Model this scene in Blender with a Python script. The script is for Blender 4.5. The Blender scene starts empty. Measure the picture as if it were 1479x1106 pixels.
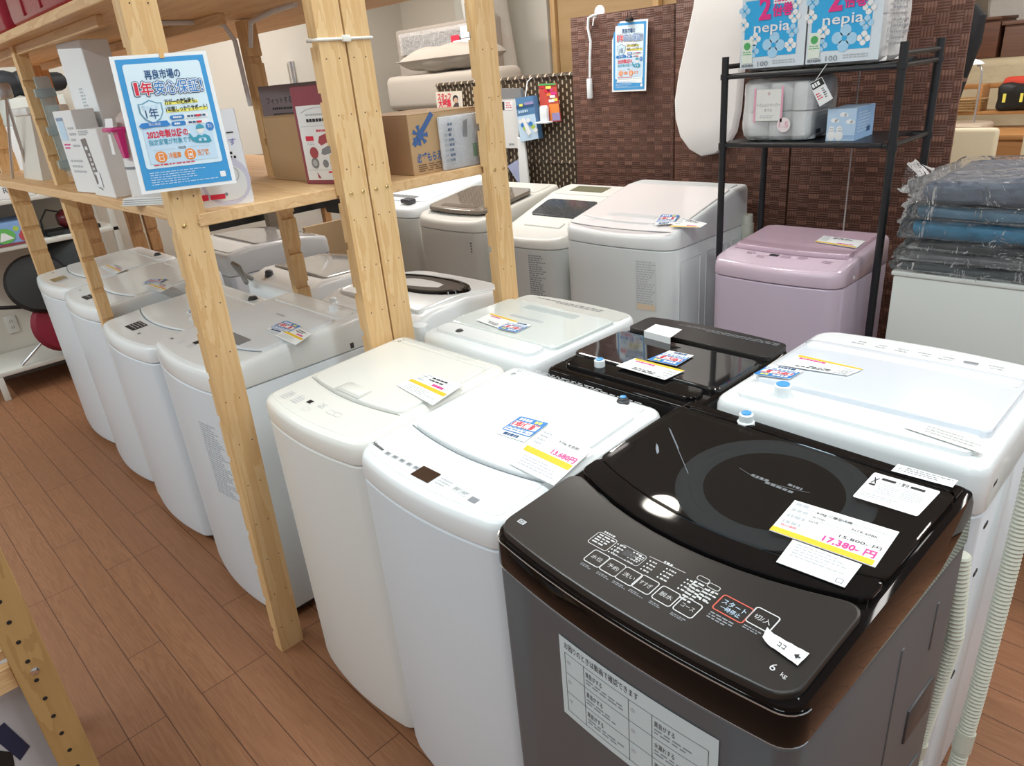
import bpy, bmesh, math, random
from mathutils import Vector, Matrix
PI = math.pi
SC = bpy.context.scene
COL = SC.collection
# ------------------------------------------------------------------ camera
EYE = Vector((0, 0, 1.65)); FPX = 1022.0
_R = ((0.70300536, 0.70619079, -0.0841311), (0.23046852, -0.33813156, -0.9124425), (-0.67280587, 0.62206239, -0.40046304))
cam = bpy.data.cameras.new('camera'); camo = bpy.data.objects.new('camera', cam); COL.objects.link(camo)
cam.sensor_width = 36; cam.lens = FPX / 1479 * 36; cam.clip_start = .02; cam.clip_end = 60
_rt, _up, _bk = Vector(_R[0]), -Vector(_R[1]), -Vector(_R[2])
camo.matrix_world = Matrix(((_rt.x, _up.x, _bk.x, EYE.x), (_rt.y, _up.y, _bk.y, EYE.y), (_rt.z, _up.z, _bk.z, EYE.z), (0, 0, 0, 1)))
SC.camera = camo
# ------------------------------------------------------------------ world: daylight coming through the open shop front
wd = bpy.data.worlds.new('daylight'); SC.world = wd; wd.use_nodes = True
bg = wd.node_tree.nodes['Background']; bg.inputs[0].default_value = (.86, .93, 1, 1); bg.inputs[1].default_value = .42
SC.view_settings.view_transform = 'Standard'; SC.view_settings.look = 'None'; SC.view_settings.gamma = 1
SC.view_settings.use_curve_mapping = False; SC.view_settings.exposure = 0.05
CEIL = 2.75
LAMPS = [(-4.6, .9), (-3.0, .9), (-1.4, .9), (.2, .9), (-4.6, 2.9), (-3.0, 2.9), (.2, 2.9), (-4.6, -1.1), (-3.0, -1.1), (-1.4, -1.1), (.2, -1.1), (-1.4, 4.9), (.2, 4.9), (1.8, .9), (1.8, 2.9), (1.8, 4.9)]  # unseen lamps; the wall-end aisle one is added to brighten lids under the shelf
LAMP_W = 17.0
def area_lamp(x, y, sx, sy, watt, col=(1, .97, .93), z=CEIL - .075):
    l = bpy.data.lights.new('ceiling_lamp', 'AREA'); l.shape = 'RECTANGLE'; l.size = sx; l.size_y = sy; l.energy = watt; l.color = col
    o = bpy.data.objects.new('ceiling_lamp', l); COL.objects.link(o); o.location = (x, y, z); return o
# ------------------------------------------------------------------ pixel helpers: a point of the photo on a plane of the place
def ray(px, py):
    v = Vector(((px - 739.5), (py - 553.0), FPX)).normalized()
    return Vector(_R[0]) * v.x + Vector(_R[1]) * v.y + Vector(_R[2]) * v.z
def onZ(px, py, z): r = ray(px, py); return EYE + r * ((z - EYE.z) / r.z)
def onY(px, py, y): r = ray(px, py); return EYE + r * (y / r.y)
def onX(px, py, x): r = ray(px, py); return EYE + r * (x / r.x)
# ------------------------------------------------------------------ materials
MATS = {}
def nodes(name):
    m = bpy.data.materials.new(name); m.use_nodes = True; nt = m.node_tree
    return m, nt, nt.nodes['Principled BSDF']
def mat(name, col, rough=.5, metal=0, bump=None, emit=0, spec=.5, coat=0, var=None, sheen=0):
    if name in MATS: return MATS[name]
    m, nt, b = nodes(name); c = (*col, 1) if len(col) == 3 else col
    b.inputs['Base Color'].default_value = c; b.inputs['Roughness'].default_value = rough; b.inputs['Metallic'].default_value = metal
    b.inputs['Specular IOR Level'].default_value = spec; b.inputs['Coat Weight'].default_value = coat; b.inputs['Coat Roughness'].default_value = .05
    b.inputs['Sheen Weight'].default_value = sheen
    if emit: b.inputs['Emission Color'].default_value = c; b.inputs['Emission Strength'].default_value = emit
    if bump or var:
        tc = nt.nodes.new('ShaderNodeTexCoord')
    if bump:
        n = nt.nodes.new('ShaderNodeTexNoise'); n.inputs['Scale'].default_value = bump[0]; n.inputs['Detail'].default_value = 4
        nt.links.new(tc.outputs['Object'], n.inputs['Vector'])
        bp = nt.nodes.new('ShaderNodeBump'); bp.inputs['Strength'].default_value = bump[1]; bp.inputs['Distance'].default_value = bump[2] if len(bump) > 2 else .01
        nt.links.new(n.outputs['Fac'], bp.inputs['Height']); nt.links.new(bp.outputs[0], b.inputs['Normal'])
    if var:
        n = nt.nodes.new('ShaderNodeTexNoise'); n.inputs['Scale'].default_value = var[0]; n.inputs['Detail'].default_value = 5
        nt.links.new(tc.outputs['Object'], n.inputs['Vector'])
        mx = nt.nodes.new('ShaderNodeMix'); mx.data_type = 'RGBA'
        mx.inputs[6].default_value = tuple(x * (1 - var[1]) for x in c[:3]) + (1,); mx.inputs[7].default_value = tuple(min(1, x * (1 + var[1])) for x in c[:3]) + (1,)
        nt.links.new(n.outputs['Fac'], mx.inputs[0]); nt.links.new(mx.outputs[2], b.inputs['Base Color'])
    MATS[name] = m; return m
def mathn(nt, op, a, b=None):
    n = nt.nodes.new('ShaderNodeMath'); n.operation = op
    for i, x in enumerate((a, b)):
        if x is None: continue
        if isinstance(x, (int, float)): n.inputs[i].default_value = x
        else: nt.links.new(x, n.inputs[i])
    return n.outputs[0]
def mixc(nt, f, a, b):
    n = nt.nodes.new('ShaderNodeMix'); n.data_type = 'RGBA'
    for i, x in ((0, f), (6, a), (7, b)):
        if isinstance(x, tuple): n.inputs[i].default_value = (*x, 1)
        elif isinstance(x, (int, float)): n.inputs[i].default_value = x
        else: nt.links.new(x, n.inputs[i])
    return n.outputs[2]
def wood(name, c1, c2, axis='X', s=1.0, rough=.55, bands=7.0):
    if name in MATS: return MATS[name]
    m, nt, b = nodes(name); tc = nt.nodes.new('ShaderNodeTexCoord'); mp = nt.nodes.new('ShaderNodeMapping')
    k = {'X': (.7, 9, 9), 'Y': (9, .7, 9), 'Z': (9, 9, .7)}[axis]
    mp.inputs['Scale'].default_value = tuple(x * s for x in k); nt.links.new(tc.outputs['Object'], mp.inputs[0])
    n = nt.nodes.new('ShaderNodeTexNoise'); n.inputs['Scale'].default_value = 2.0; n.inputs['Detail'].default_value = 6; n.inputs['Distortion'].default_value = .6
    nt.links.new(mp.outputs[0], n.inputs['Vector'])
    g = mathn(nt, 'FRACT', mathn(nt, 'MULTIPLY', n.outputs['Fac'], bands)); g = mathn(nt, 'POWER', g, 1.6)
    n2 = nt.nodes.new('ShaderNodeTexNoise'); n2.inputs['Scale'].default_value = 14; nt.links.new(mp.outputs[0], n2.inputs['Vector'])
    f = mathn(nt, 'ADD', mathn(nt, 'MULTIPLY', g, .6), mathn(nt, 'MULTIPLY', n2.outputs['Fac'], .4))
    nt.links.new(mixc(nt, f, c1, c2), b.inputs['Base Color']); b.inputs['Roughness'].default_value = rough
    MATS[name] = m; return m
def mat_floor():
    m, nt, b = nodes('floor_planks'); tc = nt.nodes.new('ShaderNodeTexCoord'); mp = nt.nodes.new('ShaderNodeMapping')
    mp.inputs['Location'].default_value = (.06, .0735, 0); nt.links.new(tc.outputs['Object'], mp.inputs[0])
    br = nt.nodes.new('ShaderNodeTexBrick'); nt.links.new(mp.outputs[0], br.inputs['Vector'])
    br.offset = .37; br.offset_frequency = 3; br.squash = 1
    for k, v in (('Scale', 1), ('Mortar Size', .0016), ('Mortar Smooth', .3), ('Bias', 0), ('Brick Width', .92), ('Row Height', .107)): br.inputs[k].default_value = v
    br.inputs['Color1'].default_value = (.0, .0, .0, 1); br.inputs['Color2'].default_value = (1, 1, 1, 1); br.inputs['Mortar'].default_value = (.5, .5, .5, 1)
    m2 = nt.nodes.new('ShaderNodeMapping'); m2.inputs['Scale'].default_value = (1.6, 22, 1); nt.links.new(tc.outputs['Object'], m2.inputs[0])
    off = nt.nodes.new('ShaderNodeVectorMath'); off.operation = 'MULTIPLY_ADD'; nt.links.new(br.outputs['Color'], off.inputs[0]); off.inputs[1].default_value = (7, 3, 5); nt.links.new(m2.outputs[0], off.inputs[2])
    n = nt.nodes.new('ShaderNodeTexNoise'); n.inputs['Scale'].default_value = 1.3; n.inputs['Detail'].default_value = 6; n.inputs['Distortion'].default_value = 1.4; nt.links.new(off.outputs[0], n.inputs['Vector'])
    g = mathn(nt, 'FRACT', mathn(nt, 'MULTIPLY', n.outputs['Fac'], 5.0))
    n3 = nt.nodes.new('ShaderNodeTexNoise'); n3.inputs['Scale'].default_value = 9; n3.inputs['Detail'].default_value = 6; nt.links.new(off.outputs[0], n3.inputs['Vector'])
    f = mathn(nt, 'ADD', mathn(nt, 'MULTIPLY', g, .35), mathn(nt, 'MULTIPLY', n3.outputs['Fac'], .65))
    c = mixc(nt, f, (.205, .084, .038), (.37, .175, .085))
    c = mixc(nt, mathn(nt, 'MULTIPLY', br.outputs['Color'], .4), c, (.24, .10, .05))
    c = mixc(nt, br.outputs['Fac'], c, (.085, .034, .017)); nt.links.new(c, b.inputs['Base Color'])
    b.inputs['Roughness'].default_value = .5; b.inputs['Specular IOR Level'].default_value = .35
    bp = nt.nodes.new('ShaderNodeBump'); bp.inputs['Strength'].default_value = .25; bp.inputs['Distance'].default_value = .002; bp.invert = True
    nt.links.new(br.outputs['Fac'], bp.inputs['Height']); nt.links.new(bp.outputs[0], b.inputs['Normal'])
    MATS['floor_planks'] = m; return m
def mat_weave(name, ca, cb, dark, cw=.046, ch=.040, lines=4):
    """basket weave in the X-Z plane: blocks of upright and level strips"""
    m, nt, b = nodes(name); tc = nt.nodes.new('ShaderNodeTexCoord'); sx = nt.nodes.new('ShaderNodeSeparateXYZ'); nt.links.new(tc.outputs['Object'], sx.inputs[0])
    nz = nt.nodes.new('ShaderNodeTexNoise'); nz.inputs['Scale'].default_value = 9; nz.inputs['Detail'].default_value = 3; nt.links.new(tc.outputs['Object'], nz.inputs['Vector'])
    x = mathn(nt, 'DIVIDE', sx.outputs[0], cw); z = mathn(nt, 'DIVIDE', sx.outputs[2], ch)
    par = mathn(nt, 'MODULO', mathn(nt, 'ADD', mathn(nt, 'FLOOR', mathn(nt, 'ADD', x, 500)), mathn(nt, 'FLOOR', mathn(nt, 'ADD', z, 500))), 2)
    def tri(v, k):
        f = mathn(nt, 'FRACT', mathn(nt, 'MULTIPLY', v, k)); return mathn(nt, 'SUBTRACT', 1, mathn(nt, 'ABSOLUTE', mathn(nt, 'SUBTRACT', mathn(nt, 'MULTIPLY', f, 2), 1)))
    hx = tri(x, lines); hz = tri(z, lines)
    h = mathn(nt, 'ADD', mathn(nt, 'MULTIPLY', hx, par), mathn(nt, 'MULTIPLY', hz, mathn(nt, 'SUBTRACT', 1, par)))
    wx = tri(x, 1); wz = tri(z, 1)
    w = mathn(nt, 'ADD', mathn(nt, 'MULTIPLY', wz, par), mathn(nt, 'MULTIPLY', wx, mathn(nt, 'SUBTRACT', 1, par)))
    wn = nt.nodes.new('ShaderNodeTexWhiteNoise'); cb2 = nt.nodes.new('ShaderNodeCombineXYZ'); nt.links.new(mathn(nt, 'FLOOR', x), cb2.inputs[0]); nt.links.new(mathn(nt, 'FLOOR', mathn(nt, 'MULTIPLY', z, 2)), cb2.inputs[1]); nt.links.new(cb2.outputs[0], wn.inputs['Vector'])
    c = mixc(nt, mathn(nt, 'MULTIPLY', wn.outputs['Value'], mathn(nt, 'ADD', mathn(nt, 'MULTIPLY', par, .7), .3)), ca, cb); c = mixc(nt, mathn(nt, 'MULTIPLY', nz.outputs['Fac'], .4), c, dark)
    c = mixc(nt, mathn(nt, 'POWER', mathn(nt, 'MINIMUM', mathn(nt, 'MULTIPLY', h, 2), 1), .6), dark, c); nt.links.new(c, b.inputs['Base Color']); b.inputs['Roughness'].default_value = .6
    bp = nt.nodes.new('ShaderNodeBump'); bp.inputs['Strength'].default_value = .7; bp.inputs['Distance'].default_value = .004
    nt.links.new(mathn(nt, 'ADD', mathn(nt, 'MULTIPLY', h, .4), w), bp.inputs['Height']); nt.links.new(bp.outputs[0], b.inputs['Normal'])
    MATS[name] = m; return m
def mat_wicker(name):
    m, nt, b = nodes(name); tc = nt.nodes.new('ShaderNodeTexCoord'); sx = nt.nodes.new('ShaderNodeSeparateXYZ'); nt.links.new(tc.outputs['Object'], sx.inputs[0])
    x = mathn(nt, 'ADD', mathn(nt, 'DIVIDE', sx.outputs[0], .031), 500); row = mathn(nt, 'FLOOR', x)
    z = mathn(nt, 'ADD', mathn(nt, 'DIVIDE', sx.outputs[2], .042), mathn(nt, 'MULTIPLY', mathn(nt, 'MODULO', row, 2), .5))
    fx = mathn(nt, 'ABSOLUTE', mathn(nt, 'SUBTRACT', mathn(nt, 'FRACT', x), .5)); fz = mathn(nt, 'ABSOLUTE', mathn(nt, 'SUBTRACT', mathn(nt, 'FRACT', mathn(nt, 'ADD', z, 500)), .5))
    gap_light = mathn(nt, 'MULTIPLY', mathn(nt, 'LESS_THAN', fx, .15), mathn(nt, 'LESS_THAN', fz, .27))  # pale slots painted for light showing through the wicker gaps
    n = nt.nodes.new('ShaderNodeTexNoise'); n.inputs['Scale'].default_value = 60; nt.links.new(tc.outputs['Object'], n.inputs['Vector'])
    c = mixc(nt, n.outputs['Fac'], (.02, .013, .007), (.10, .065, .035)); c = mixc(nt, gap_light, c, (.62, .50, .36)); nt.links.new(c, b.inputs['Base Color']); b.inputs['Roughness'].default_value = .42
    bp = nt.nodes.new('ShaderNodeBump'); bp.inputs['Strength'].default_value = .8; bp.inputs['Distance'].default_value = .006
    nt.links.new(mathn(nt, 'SUBTRACT', mathn(nt, 'SUBTRACT', 1, fx), gap_light), bp.inputs['Height']); nt.links.new(bp.outputs[0], b.inputs['Normal'])
    MATS[name] = m; return m
def film(name, col=(1, 1, 1), fac=.35, rough=.12, bump=(30, .6, .01), base=.12, body=.95):
    """thin clear sheet: mostly see-through with a glossy, wrinkled surface"""
    if name in MATS: return MATS[name]
    m, nt, b = nodes(name); out = nt.nodes['Material Output']
    tr = nt.nodes.new('ShaderNodeBsdfTransparent'); tr.inputs[0].default_value = (*col, 1)
    b.inputs['Base Color'].default_value = (*[min(1, c * body) for c in col], 1); b.inputs['Roughness'].default_value = rough
    lw = nt.nodes.new('ShaderNodeLayerWeight'); lw.inputs[0].default_value = fac
    if bump:
        tc = nt.nodes.new('ShaderNodeTexCoord'); n = nt.nodes.new('ShaderNodeTexNoise'); n.inputs['Scale'].default_value = bump[0]; n.inputs['Detail'].default_value = 3; n.inputs['Distortion'].default_value = 1.2
        nt.links.new(tc.outputs['Object'], n.inputs['Vector']); bp = nt.nodes.new('ShaderNodeBump'); bp.inputs['Strength'].default_value = bump[1]; bp.inputs['Distance'].default_value = bump[2]
        nt.links.new(n.outputs['Fac'], bp.inputs['Height']); nt.links.new(bp.outputs[0], b.inputs['Normal']); nt.links.new(bp.outputs[0], lw.inputs['Normal'])
    ms = nt.nodes.new('ShaderNodeMixShader'); f = mathn(nt, 'MINIMUM', mathn(nt, 'ADD', lw.outputs['Fresnel'], base), 1)
    nt.links.new(f, ms.inputs[0]); nt.links.new(tr.outputs[0], ms.inputs[1]); nt.links.new(b.outputs[0], ms.inputs[2]); nt.links.new(ms.outputs[0], out.inputs[0])
    MATS[name] = m; return m
def tinted(name, col, body, base=.4, rough=.05):
    """smoked lid: see-through tint under a glossy surface"""
    if name in MATS: return MATS[name]
    m, nt, b = nodes(name); out = nt.nodes['Material Output']
    tr = nt.nodes.new('ShaderNodeBsdfTransparent'); tr.inputs[0].default_value = (*col, 1)
    b.inputs['Base Color'].default_value = (*body, 1); b.inputs['Roughness'].default_value = rough
    ms = nt.nodes.new('ShaderNodeMixShader'); ms.inputs[0].default_value = base
    nt.links.new(tr.outputs[0], ms.inputs[1]); nt.links.new(b.outputs[0], ms.inputs[2]); nt.links.new(ms.outputs[0], out.inputs[0])
    MATS[name] = m; return m
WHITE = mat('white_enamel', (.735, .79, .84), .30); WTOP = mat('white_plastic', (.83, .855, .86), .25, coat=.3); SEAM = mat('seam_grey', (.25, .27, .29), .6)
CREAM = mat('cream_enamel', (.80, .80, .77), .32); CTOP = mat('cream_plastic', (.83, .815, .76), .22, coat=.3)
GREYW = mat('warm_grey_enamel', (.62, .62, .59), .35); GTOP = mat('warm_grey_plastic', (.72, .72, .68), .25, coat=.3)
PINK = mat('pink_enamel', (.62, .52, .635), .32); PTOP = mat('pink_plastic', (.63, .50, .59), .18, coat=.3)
BLACK = mat('black_gloss', (.006, .005, .005), .045, spec=.22); BLACKM = mat('black_matte', (.012, .012, .012), .55); BLKP = mat('black_panel', (.022, .019, .017), .30)
STEEL = mat('dark_silver_paint', (.105, .112, .122), .38, metal=.1); CHROME = mat('chrome', (.75, .75, .75), .12, metal=1)
INK = mat('black_ink', (.015, .015, .018), .5); INKG = mat('grey_ink', (.24, .25, .27), .5); INKL = mat('pale_grey_ink', (.50, .52, .54), .5); WINK = mat('white_ink', (.62, .62, .62), .5)
PAPER = mat('white_paper', (.86, .87, .87), .6); YEL = mat('yellow_strip', (.85, .56, .03), .6); REDI = mat('red_ink', (.70, .025, .06), .5); PNKI = mat('magenta_ink', (.80, .05, .30), .5)
BLUI = mat('blue_ink', (.035, .22, .58), .5); BLUD = mat('dark_blue_ink', (.03, .10, .24), .5); PALEB = mat('pale_blue_ink', (.55, .72, .88), .5); ORG = mat('orange_ink', (.85, .28, .06), .5); YELI = mat('yellow_ink', (.92, .85, .15), .5); GRNI = mat('green_ink', (.08, .42, .12), .5)
PINE = wood('pine_upright', (.80, .56, .29), (.66, .38, .15), 'Z', bands=6); PINEX = wood('pine_board', (.78, .53, .28), (.60, .34, .15), 'X', bands=5); PINEY = wood('pine_rail', (.78, .53, .28), (.60, .34, .15), 'Y')
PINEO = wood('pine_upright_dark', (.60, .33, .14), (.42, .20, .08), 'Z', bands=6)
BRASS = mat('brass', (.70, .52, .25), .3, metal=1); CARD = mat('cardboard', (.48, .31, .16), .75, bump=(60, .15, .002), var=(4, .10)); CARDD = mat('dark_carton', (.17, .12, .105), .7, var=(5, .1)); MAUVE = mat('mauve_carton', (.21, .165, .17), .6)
MAROON = mat('maroon_carton', (.30, .06, .08), .45); BLKMET = mat('black_powder_coat', (.012, .012, .014), .4)
CAPW = mat('white_cap', (.85, .9, .92), .3); CAPB = mat('blue_cap', (.08, .35, .75), .3); HOSE = mat('beige_hose', (.62, .62, .52), .45); DGREY = mat('dark_grey_plastic', (.05, .05, .055), .4)
# ------------------------------------------------------------------ geometry collector
class G:
    def __init__(s): s.v = []; s.f = []; s.fm = []; s.mats = []
    def mi(s, m):
        if m not in s.mats: s.mats.append(m)
        return s.mats.index(m)
    def add(s, vs, fs, m):
        o = len(s.v); k = s.mi(m); s.v.extend(Vector(p) for p in vs)
        for f in fs: s.f.append([i + o for i in f]); s.fm.append(k)
        return s
    def box(s, a, b, m, bev=0, seg=2, T=None):
        x0, y0, z0 = a; x1, y1, z1 = b
        if bev <= 0:
            vs = [Vector((x, y, z)) for z in (z0, z1) for y in (y0, y1) for x in (x0, x1)]; fs = [(0, 2, 3, 1), (4, 5, 7, 6), (0, 1, 5, 4), (2, 6, 7, 3), (0, 4, 6, 2), (1, 3, 7, 5)]
        else:
            bm = bmesh.new(); bmesh.ops.create_cube(bm, size=1, matrix=Matrix.Translation(((x0 + x1) / 2, (y0 + y1) / 2, (z0 + z1) / 2)) @ Matrix.Diagonal((abs(x1 - x0), abs(y1 - y0), abs(z1 - z0), 1)))
            bmesh.ops.bevel(bm, geom=bm.edges[:], offset=bev, segments=seg, profile=.5, affect='EDGES', clamp_overlap=True)
            bm.verts.index_update(); vs = [v.co.copy() for v in bm.verts]; fs = [[v.index for v in f.verts] for f in bm.faces]; bm.free()
        if T is not None: vs = [T @ v for v in vs]
        return s.add(vs, fs, m)
    def loft(s, rings, m, cap0=True, cap1=True):
        n = len(rings[0]); vs = [p for r in rings for p in r]; fs = []
        for k in range(len(rings) - 1):
            for i in range(n): j = (i + 1) % n; fs.append((k * n + i, k * n + j, (k + 1) * n + j, (k + 1) * n + i))
        if cap0: fs.append(tuple(range(n - 1, -1, -1)))
        if cap1: fs.append(tuple((len(rings) - 1) * n + i for i in range(n)))
        return s.add(vs, fs, m)
    def tube(s, pts, r, m, n=8, closed=False, caps=True):
        pts = [Vector(p) for p in pts]; rings = []; prev = None; N = len(pts); rr = r if isinstance(r, (list, tuple)) else [r] * N
        for i, p in enumerate(pts):
            t = (pts[(i + 1) % N] - pts[i - 1]) if closed else (pts[min(i + 1, N - 1)] - pts[max(i - 1, 0)])
            t = t.normalized() if t.length > 1e-9 else Vector((0, 0, 1))
            if prev is None: a = t.orthogonal().normalized()
            else:
                a = prev - t * prev.dot(t); a = a.normalized() if a.length > 1e-6 else t.orthogonal().normalized()
            prev = a; bb = t.cross(a); rings.append([p + (a * math.cos(q) + bb * math.sin(q)) * rr[i] for q in (2 * PI * k / n for k in range(n))])
        if closed: rings.append(rings[0]); return s.loft(rings, m, False, False)
        return s.loft(rings, m, caps, caps)
    def lathe(s, prof, m, c=(0, 0, 0), n=20, T=None):
        rings = [[Vector((c[0] + r * math.cos(2 * PI * k / n), c[1] + r * math.sin(2 * PI * k / n), c[2] + z)) for k in range(n)] for r, z in prof]
        if T is not None: rings = [[T @ p for p in r] for r in rings]
        return s.loft(rings, m)
    def prism(s, poly, fn0, fn1, m):
        """poly: 2D outline; fn0/fn1 put a 2D point on the two faces"""
        return s.loft([[fn0(*p) for p in poly], [fn1(*p) for p in poly]], m)
    def quadbox(s, q, t, m):
        """sheet of thickness t on the far side of a world quad"""
        q = [Vector(p) for p in q]; n = (q[1] - q[0]).cross(q[3] - q[0]).normalized() * t
        return s.loft([[p + n for p in q], q], m)
    def grid(s, fn, nu, nv, m):
        vs = [fn(i / nu, j / nv) for j in range(nv + 1) for i in range(nu + 1)]
        return s.add(vs, [(j * (nu + 1) + i, j * (nu + 1) + i + 1, (j + 1) * (nu + 1) + i + 1, (j + 1) * (nu + 1) + i) for j in range(nv) for i in range(nu)], m)
def build(name, g, parent=None, loc=None, smooth=35, **props):
    me = bpy.data.meshes.new(name); me.from_pydata([tuple(v) for v in g.v], [], g.f)
    for m in g.mats: me.materials.append(m)
    me.polygons.foreach_set('material_index', g.fm)
    if smooth:
        me.polygons.foreach_set('use_smooth', [True] * len(me.polygons)); me.update(); me.set_sharp_from_angle(angle=math.radians(smooth))
    me.validate(); me.update()
    o = bpy.data.objects.new(name, me); COL.objects.link(o)
    if parent is not None: o.parent = parent
    if loc is not None: o.location = loc
    for k, v in props.items(): o[k] = v
    return o
def thing(name, label, cat, loc=(0, 0, 0), rz=0, group=None):
    o = bpy.data.objects.new(name, None); COL.objects.link(o); o.empty_display_size = .1; o.location = loc; o.rotation_euler = (0, 0, rz); o['label'] = label; o['category'] = cat
    if group: o['group'] = group
    return o
def tag(o, label, cat, group=None):
    o['label'] = label; o['category'] = cat
    if group: o['group'] = group
    return o
def struct(name, g, **k): o = build(name, g, **k); o['kind'] = 'structure'; return o
def shifted(g, c):
    c = Vector(c); g.v = [v - c for v in g.v]; return g
def wbuild(name, g, root, **k):
    """a part whose points were gathered in world space, under a root"""
    mw = Matrix.Translation(root.location) @ root.rotation_euler.to_matrix().to_4x4(); inv = mw.inverted(); g.v = [inv @ v for v in g.v]
    return build(name, g, root, **k)
# ------------------------------------------------------------------ lettering
_TX = {}
def txt(s, bold=0):
    k = (s, bold)
    if k not in _TX:
        cu = bpy.data.curves.new('t', 'FONT'); cu.body = s; cu.resolution_u = 2; cu.offset = bold; o = bpy.data.objects.new('t', cu); m = o.to_mesh()
        vs = [v.co.copy() for v in m.vertices]; fs = [tuple(p.vertices) for p in m.polygons]; o.to_mesh_clear(); bpy.data.objects.remove(o); bpy.data.curves.remove(cu)
        xs = [v.x for v in vs] or [0, 1]; ys = [v.y for v in vs] or [0, 1]; _TX[k] = (vs, fs, min(xs), max(xs), min(ys), max(ys))
    return _TX[k]
class Dec(G):
    """flat print: u to the right, v down, h off the surface; fn(u, v, h) puts it in place"""
    def __init__(s, fn, eps=.0004): super().__init__(); s.fn = fn; s.e = eps
    def poly(s, pts, m, h=1): return s.add([s.fn(u, v, h * s.e) for u, v in pts], [tuple(range(len(pts) - 1, -1, -1))], m)
    def rect(s, u0, v0, u1, v1, m, h=1, n=1):
        for k in range(n):
            a = u0 + (u1 - u0) * k / n; b = u0 + (u1 - u0) * (k + 1) / n; s.poly([(a, v0), (b, v0), (b, v1), (a, v1)], m, h)
        return s
    def rr(s, u0, v0, u1, v1, r, m, h=1, n=4): return s.poly(rrp(u0, v0, u1, v1, r, n), m, h)
    def ring(s, u0, v0, u1, v1, r, t, m, h=1, n=4):
        a = rrp(u0, v0, u1, v1, r, n); b = rrp(u0 + t, v0 + t, u1 - t, v1 - t, max(r - t, .0001), n); k = len(a)
        return s.add([s.fn(u, v, h * s.e) for u, v in a + b], [(i, k + i, k + (i + 1) % k, (i + 1) % k) for i in range(k)], m)
    def circ(s, u, v, r, m, h=1, n=18, ry=None): return s.poly([(u + r * math.cos(2 * PI * k / n), v + (ry or r) * math.sin(2 * PI * k / n)) for k in range(n)], m, h)
    def line(s, pts, t, m, h=1):
        for a, b in zip(pts, pts[1:]):
            d = Vector((b[0] - a[0], b[1] - a[1])); L = d.length or 1; nx, ny = -d.y / L * t / 2, d.x / L * t / 2
            s.poly([(a[0] - nx, a[1] - ny), (b[0] - nx, b[1] - ny), (b[0] + nx, b[1] + ny), (a[0] + nx, a[1] + ny)], m, h)
        return s
    def text(s, t, u, v, size, m, h=2, al='l', w=None, bold=0, rot=0):
        """size: letter height; w: squeeze to this width; (u, v): start (or middle) of the base line"""
        vs, fs, x0, x1, y0, y1 = txt(t, bold); k = size / .75; kx = k if not w else w / max(x1 - x0, 1e-6); ox = -x0 if al == 'l' else -(x0 + x1) / 2 if al == 'c' else -x1
        c, sn = math.cos(rot), math.sin(rot)
        def pl(p): a = (p.x + ox) * kx; b = -p.y * k; return s.fn(u + a * c - b * sn, v + a * sn + b * c, h * s.e)
        return s.add([pl(p) for p in vs], [f for f in fs], m)
    def scrib(s, u0, v0, u1, v1, rows, m, h=2, seed=1, fill=.5, word=.12):
        """rows of short dashes: print far too small to read"""
        r = random.Random(seed); dv = (v1 - v0) / rows
        for k in range(rows):
            u = u0; end = u0 + (u1 - u0) * r.uniform(.55, 1)
            while u < end:
                w = (u1 - u0) * word * r.uniform(.4, 1.2); s.rect(u, v0 + dv * k, min(u + w, u1), v0 + dv * (k + fill), m, h); u += w + (u1 - u0) * word * .25
        return s
def rrp(u0, v0, u1, v1, r, n=4):
    o = []
    for cx, cy, a in ((u1 - r, v0 + r, -PI / 2), (u1 - r, v1 - r, 0), (u0 + r, v1 - r, PI / 2), (u0 + r, v0 + r, PI)):
        for k in range(n + 1): q = a + PI / 2 * k / n; o.append((cx + r * math.cos(q), cy + r * math.sin(q)))
    return o
def quadfn(q, W, H):
    """q: world corners top-left, top-right, bottom-right, bottom-left as the print is read"""
    a, b, c, d = [Vector(p) for p in q]; n = (d - a).cross(b - a).normalized()
    def fn(u, v, h):
        s, t = u / W, v / H; return a * (1 - s) * (1 - t) + b * s * (1 - t) + c * s * t + d * (1 - s) * t + n * h
    return fn
def plane(o, U, V):
    """o: corner; U, V unit directions across and down"""
    o, U, V = Vector(o), Vector(U), Vector(V); n = V.cross(U).normalized()
    return lambda u, v, h: o + U * u + V * v + n * h
# ------------------------------------------------------------------ the room
WALLC = mat('cream_wall', (.72, .66, .56), .7, bump=(40, .1, .002)); CEILM = mat('ceiling_board', (.75, .74, .72), .8)
g = G(); g.box((-5.9, -3.2, -.08), (4.2, 8.2, 0), mat_floor()); struct('floor', g)
g = G(); g.box((-5.9, -3.2, CEIL), (4.2, 8.2, CEIL + .08), CEILM); struct('ceiling', g)
g = G(); g.box((-5.9, -3.2, 0), (-5.78, 8.2, CEIL), mat('pale_left_wall', (.66, .61, .53), .7)); struct('wall_left', g)
g = G(); g.box((-5.78, 4.4, 0), (-1.9, 4.5, CEIL), WALLC); struct('wall_back', g)
g = G(); g.box((-1.9, 7.6, 0), (4.2, 7.7, CEIL), mat('far_wall_paint', (.60, .52, .42), .7)); struct('wall_far', g)
g = G(); g.box((-1.98, 4.5, 0), (-1.9, 7.6, CEIL), WALLC); struct('wall_side', g)
g = G(); g.box((-5.78, -3.2, 0), (-5.768, 4.4, .07), mat('skirting', (.35, .30, .26), .6)); struct('baseboard_left', g)
FIX = mat('lamp_housing', (.8, .8, .8), .5)
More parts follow.
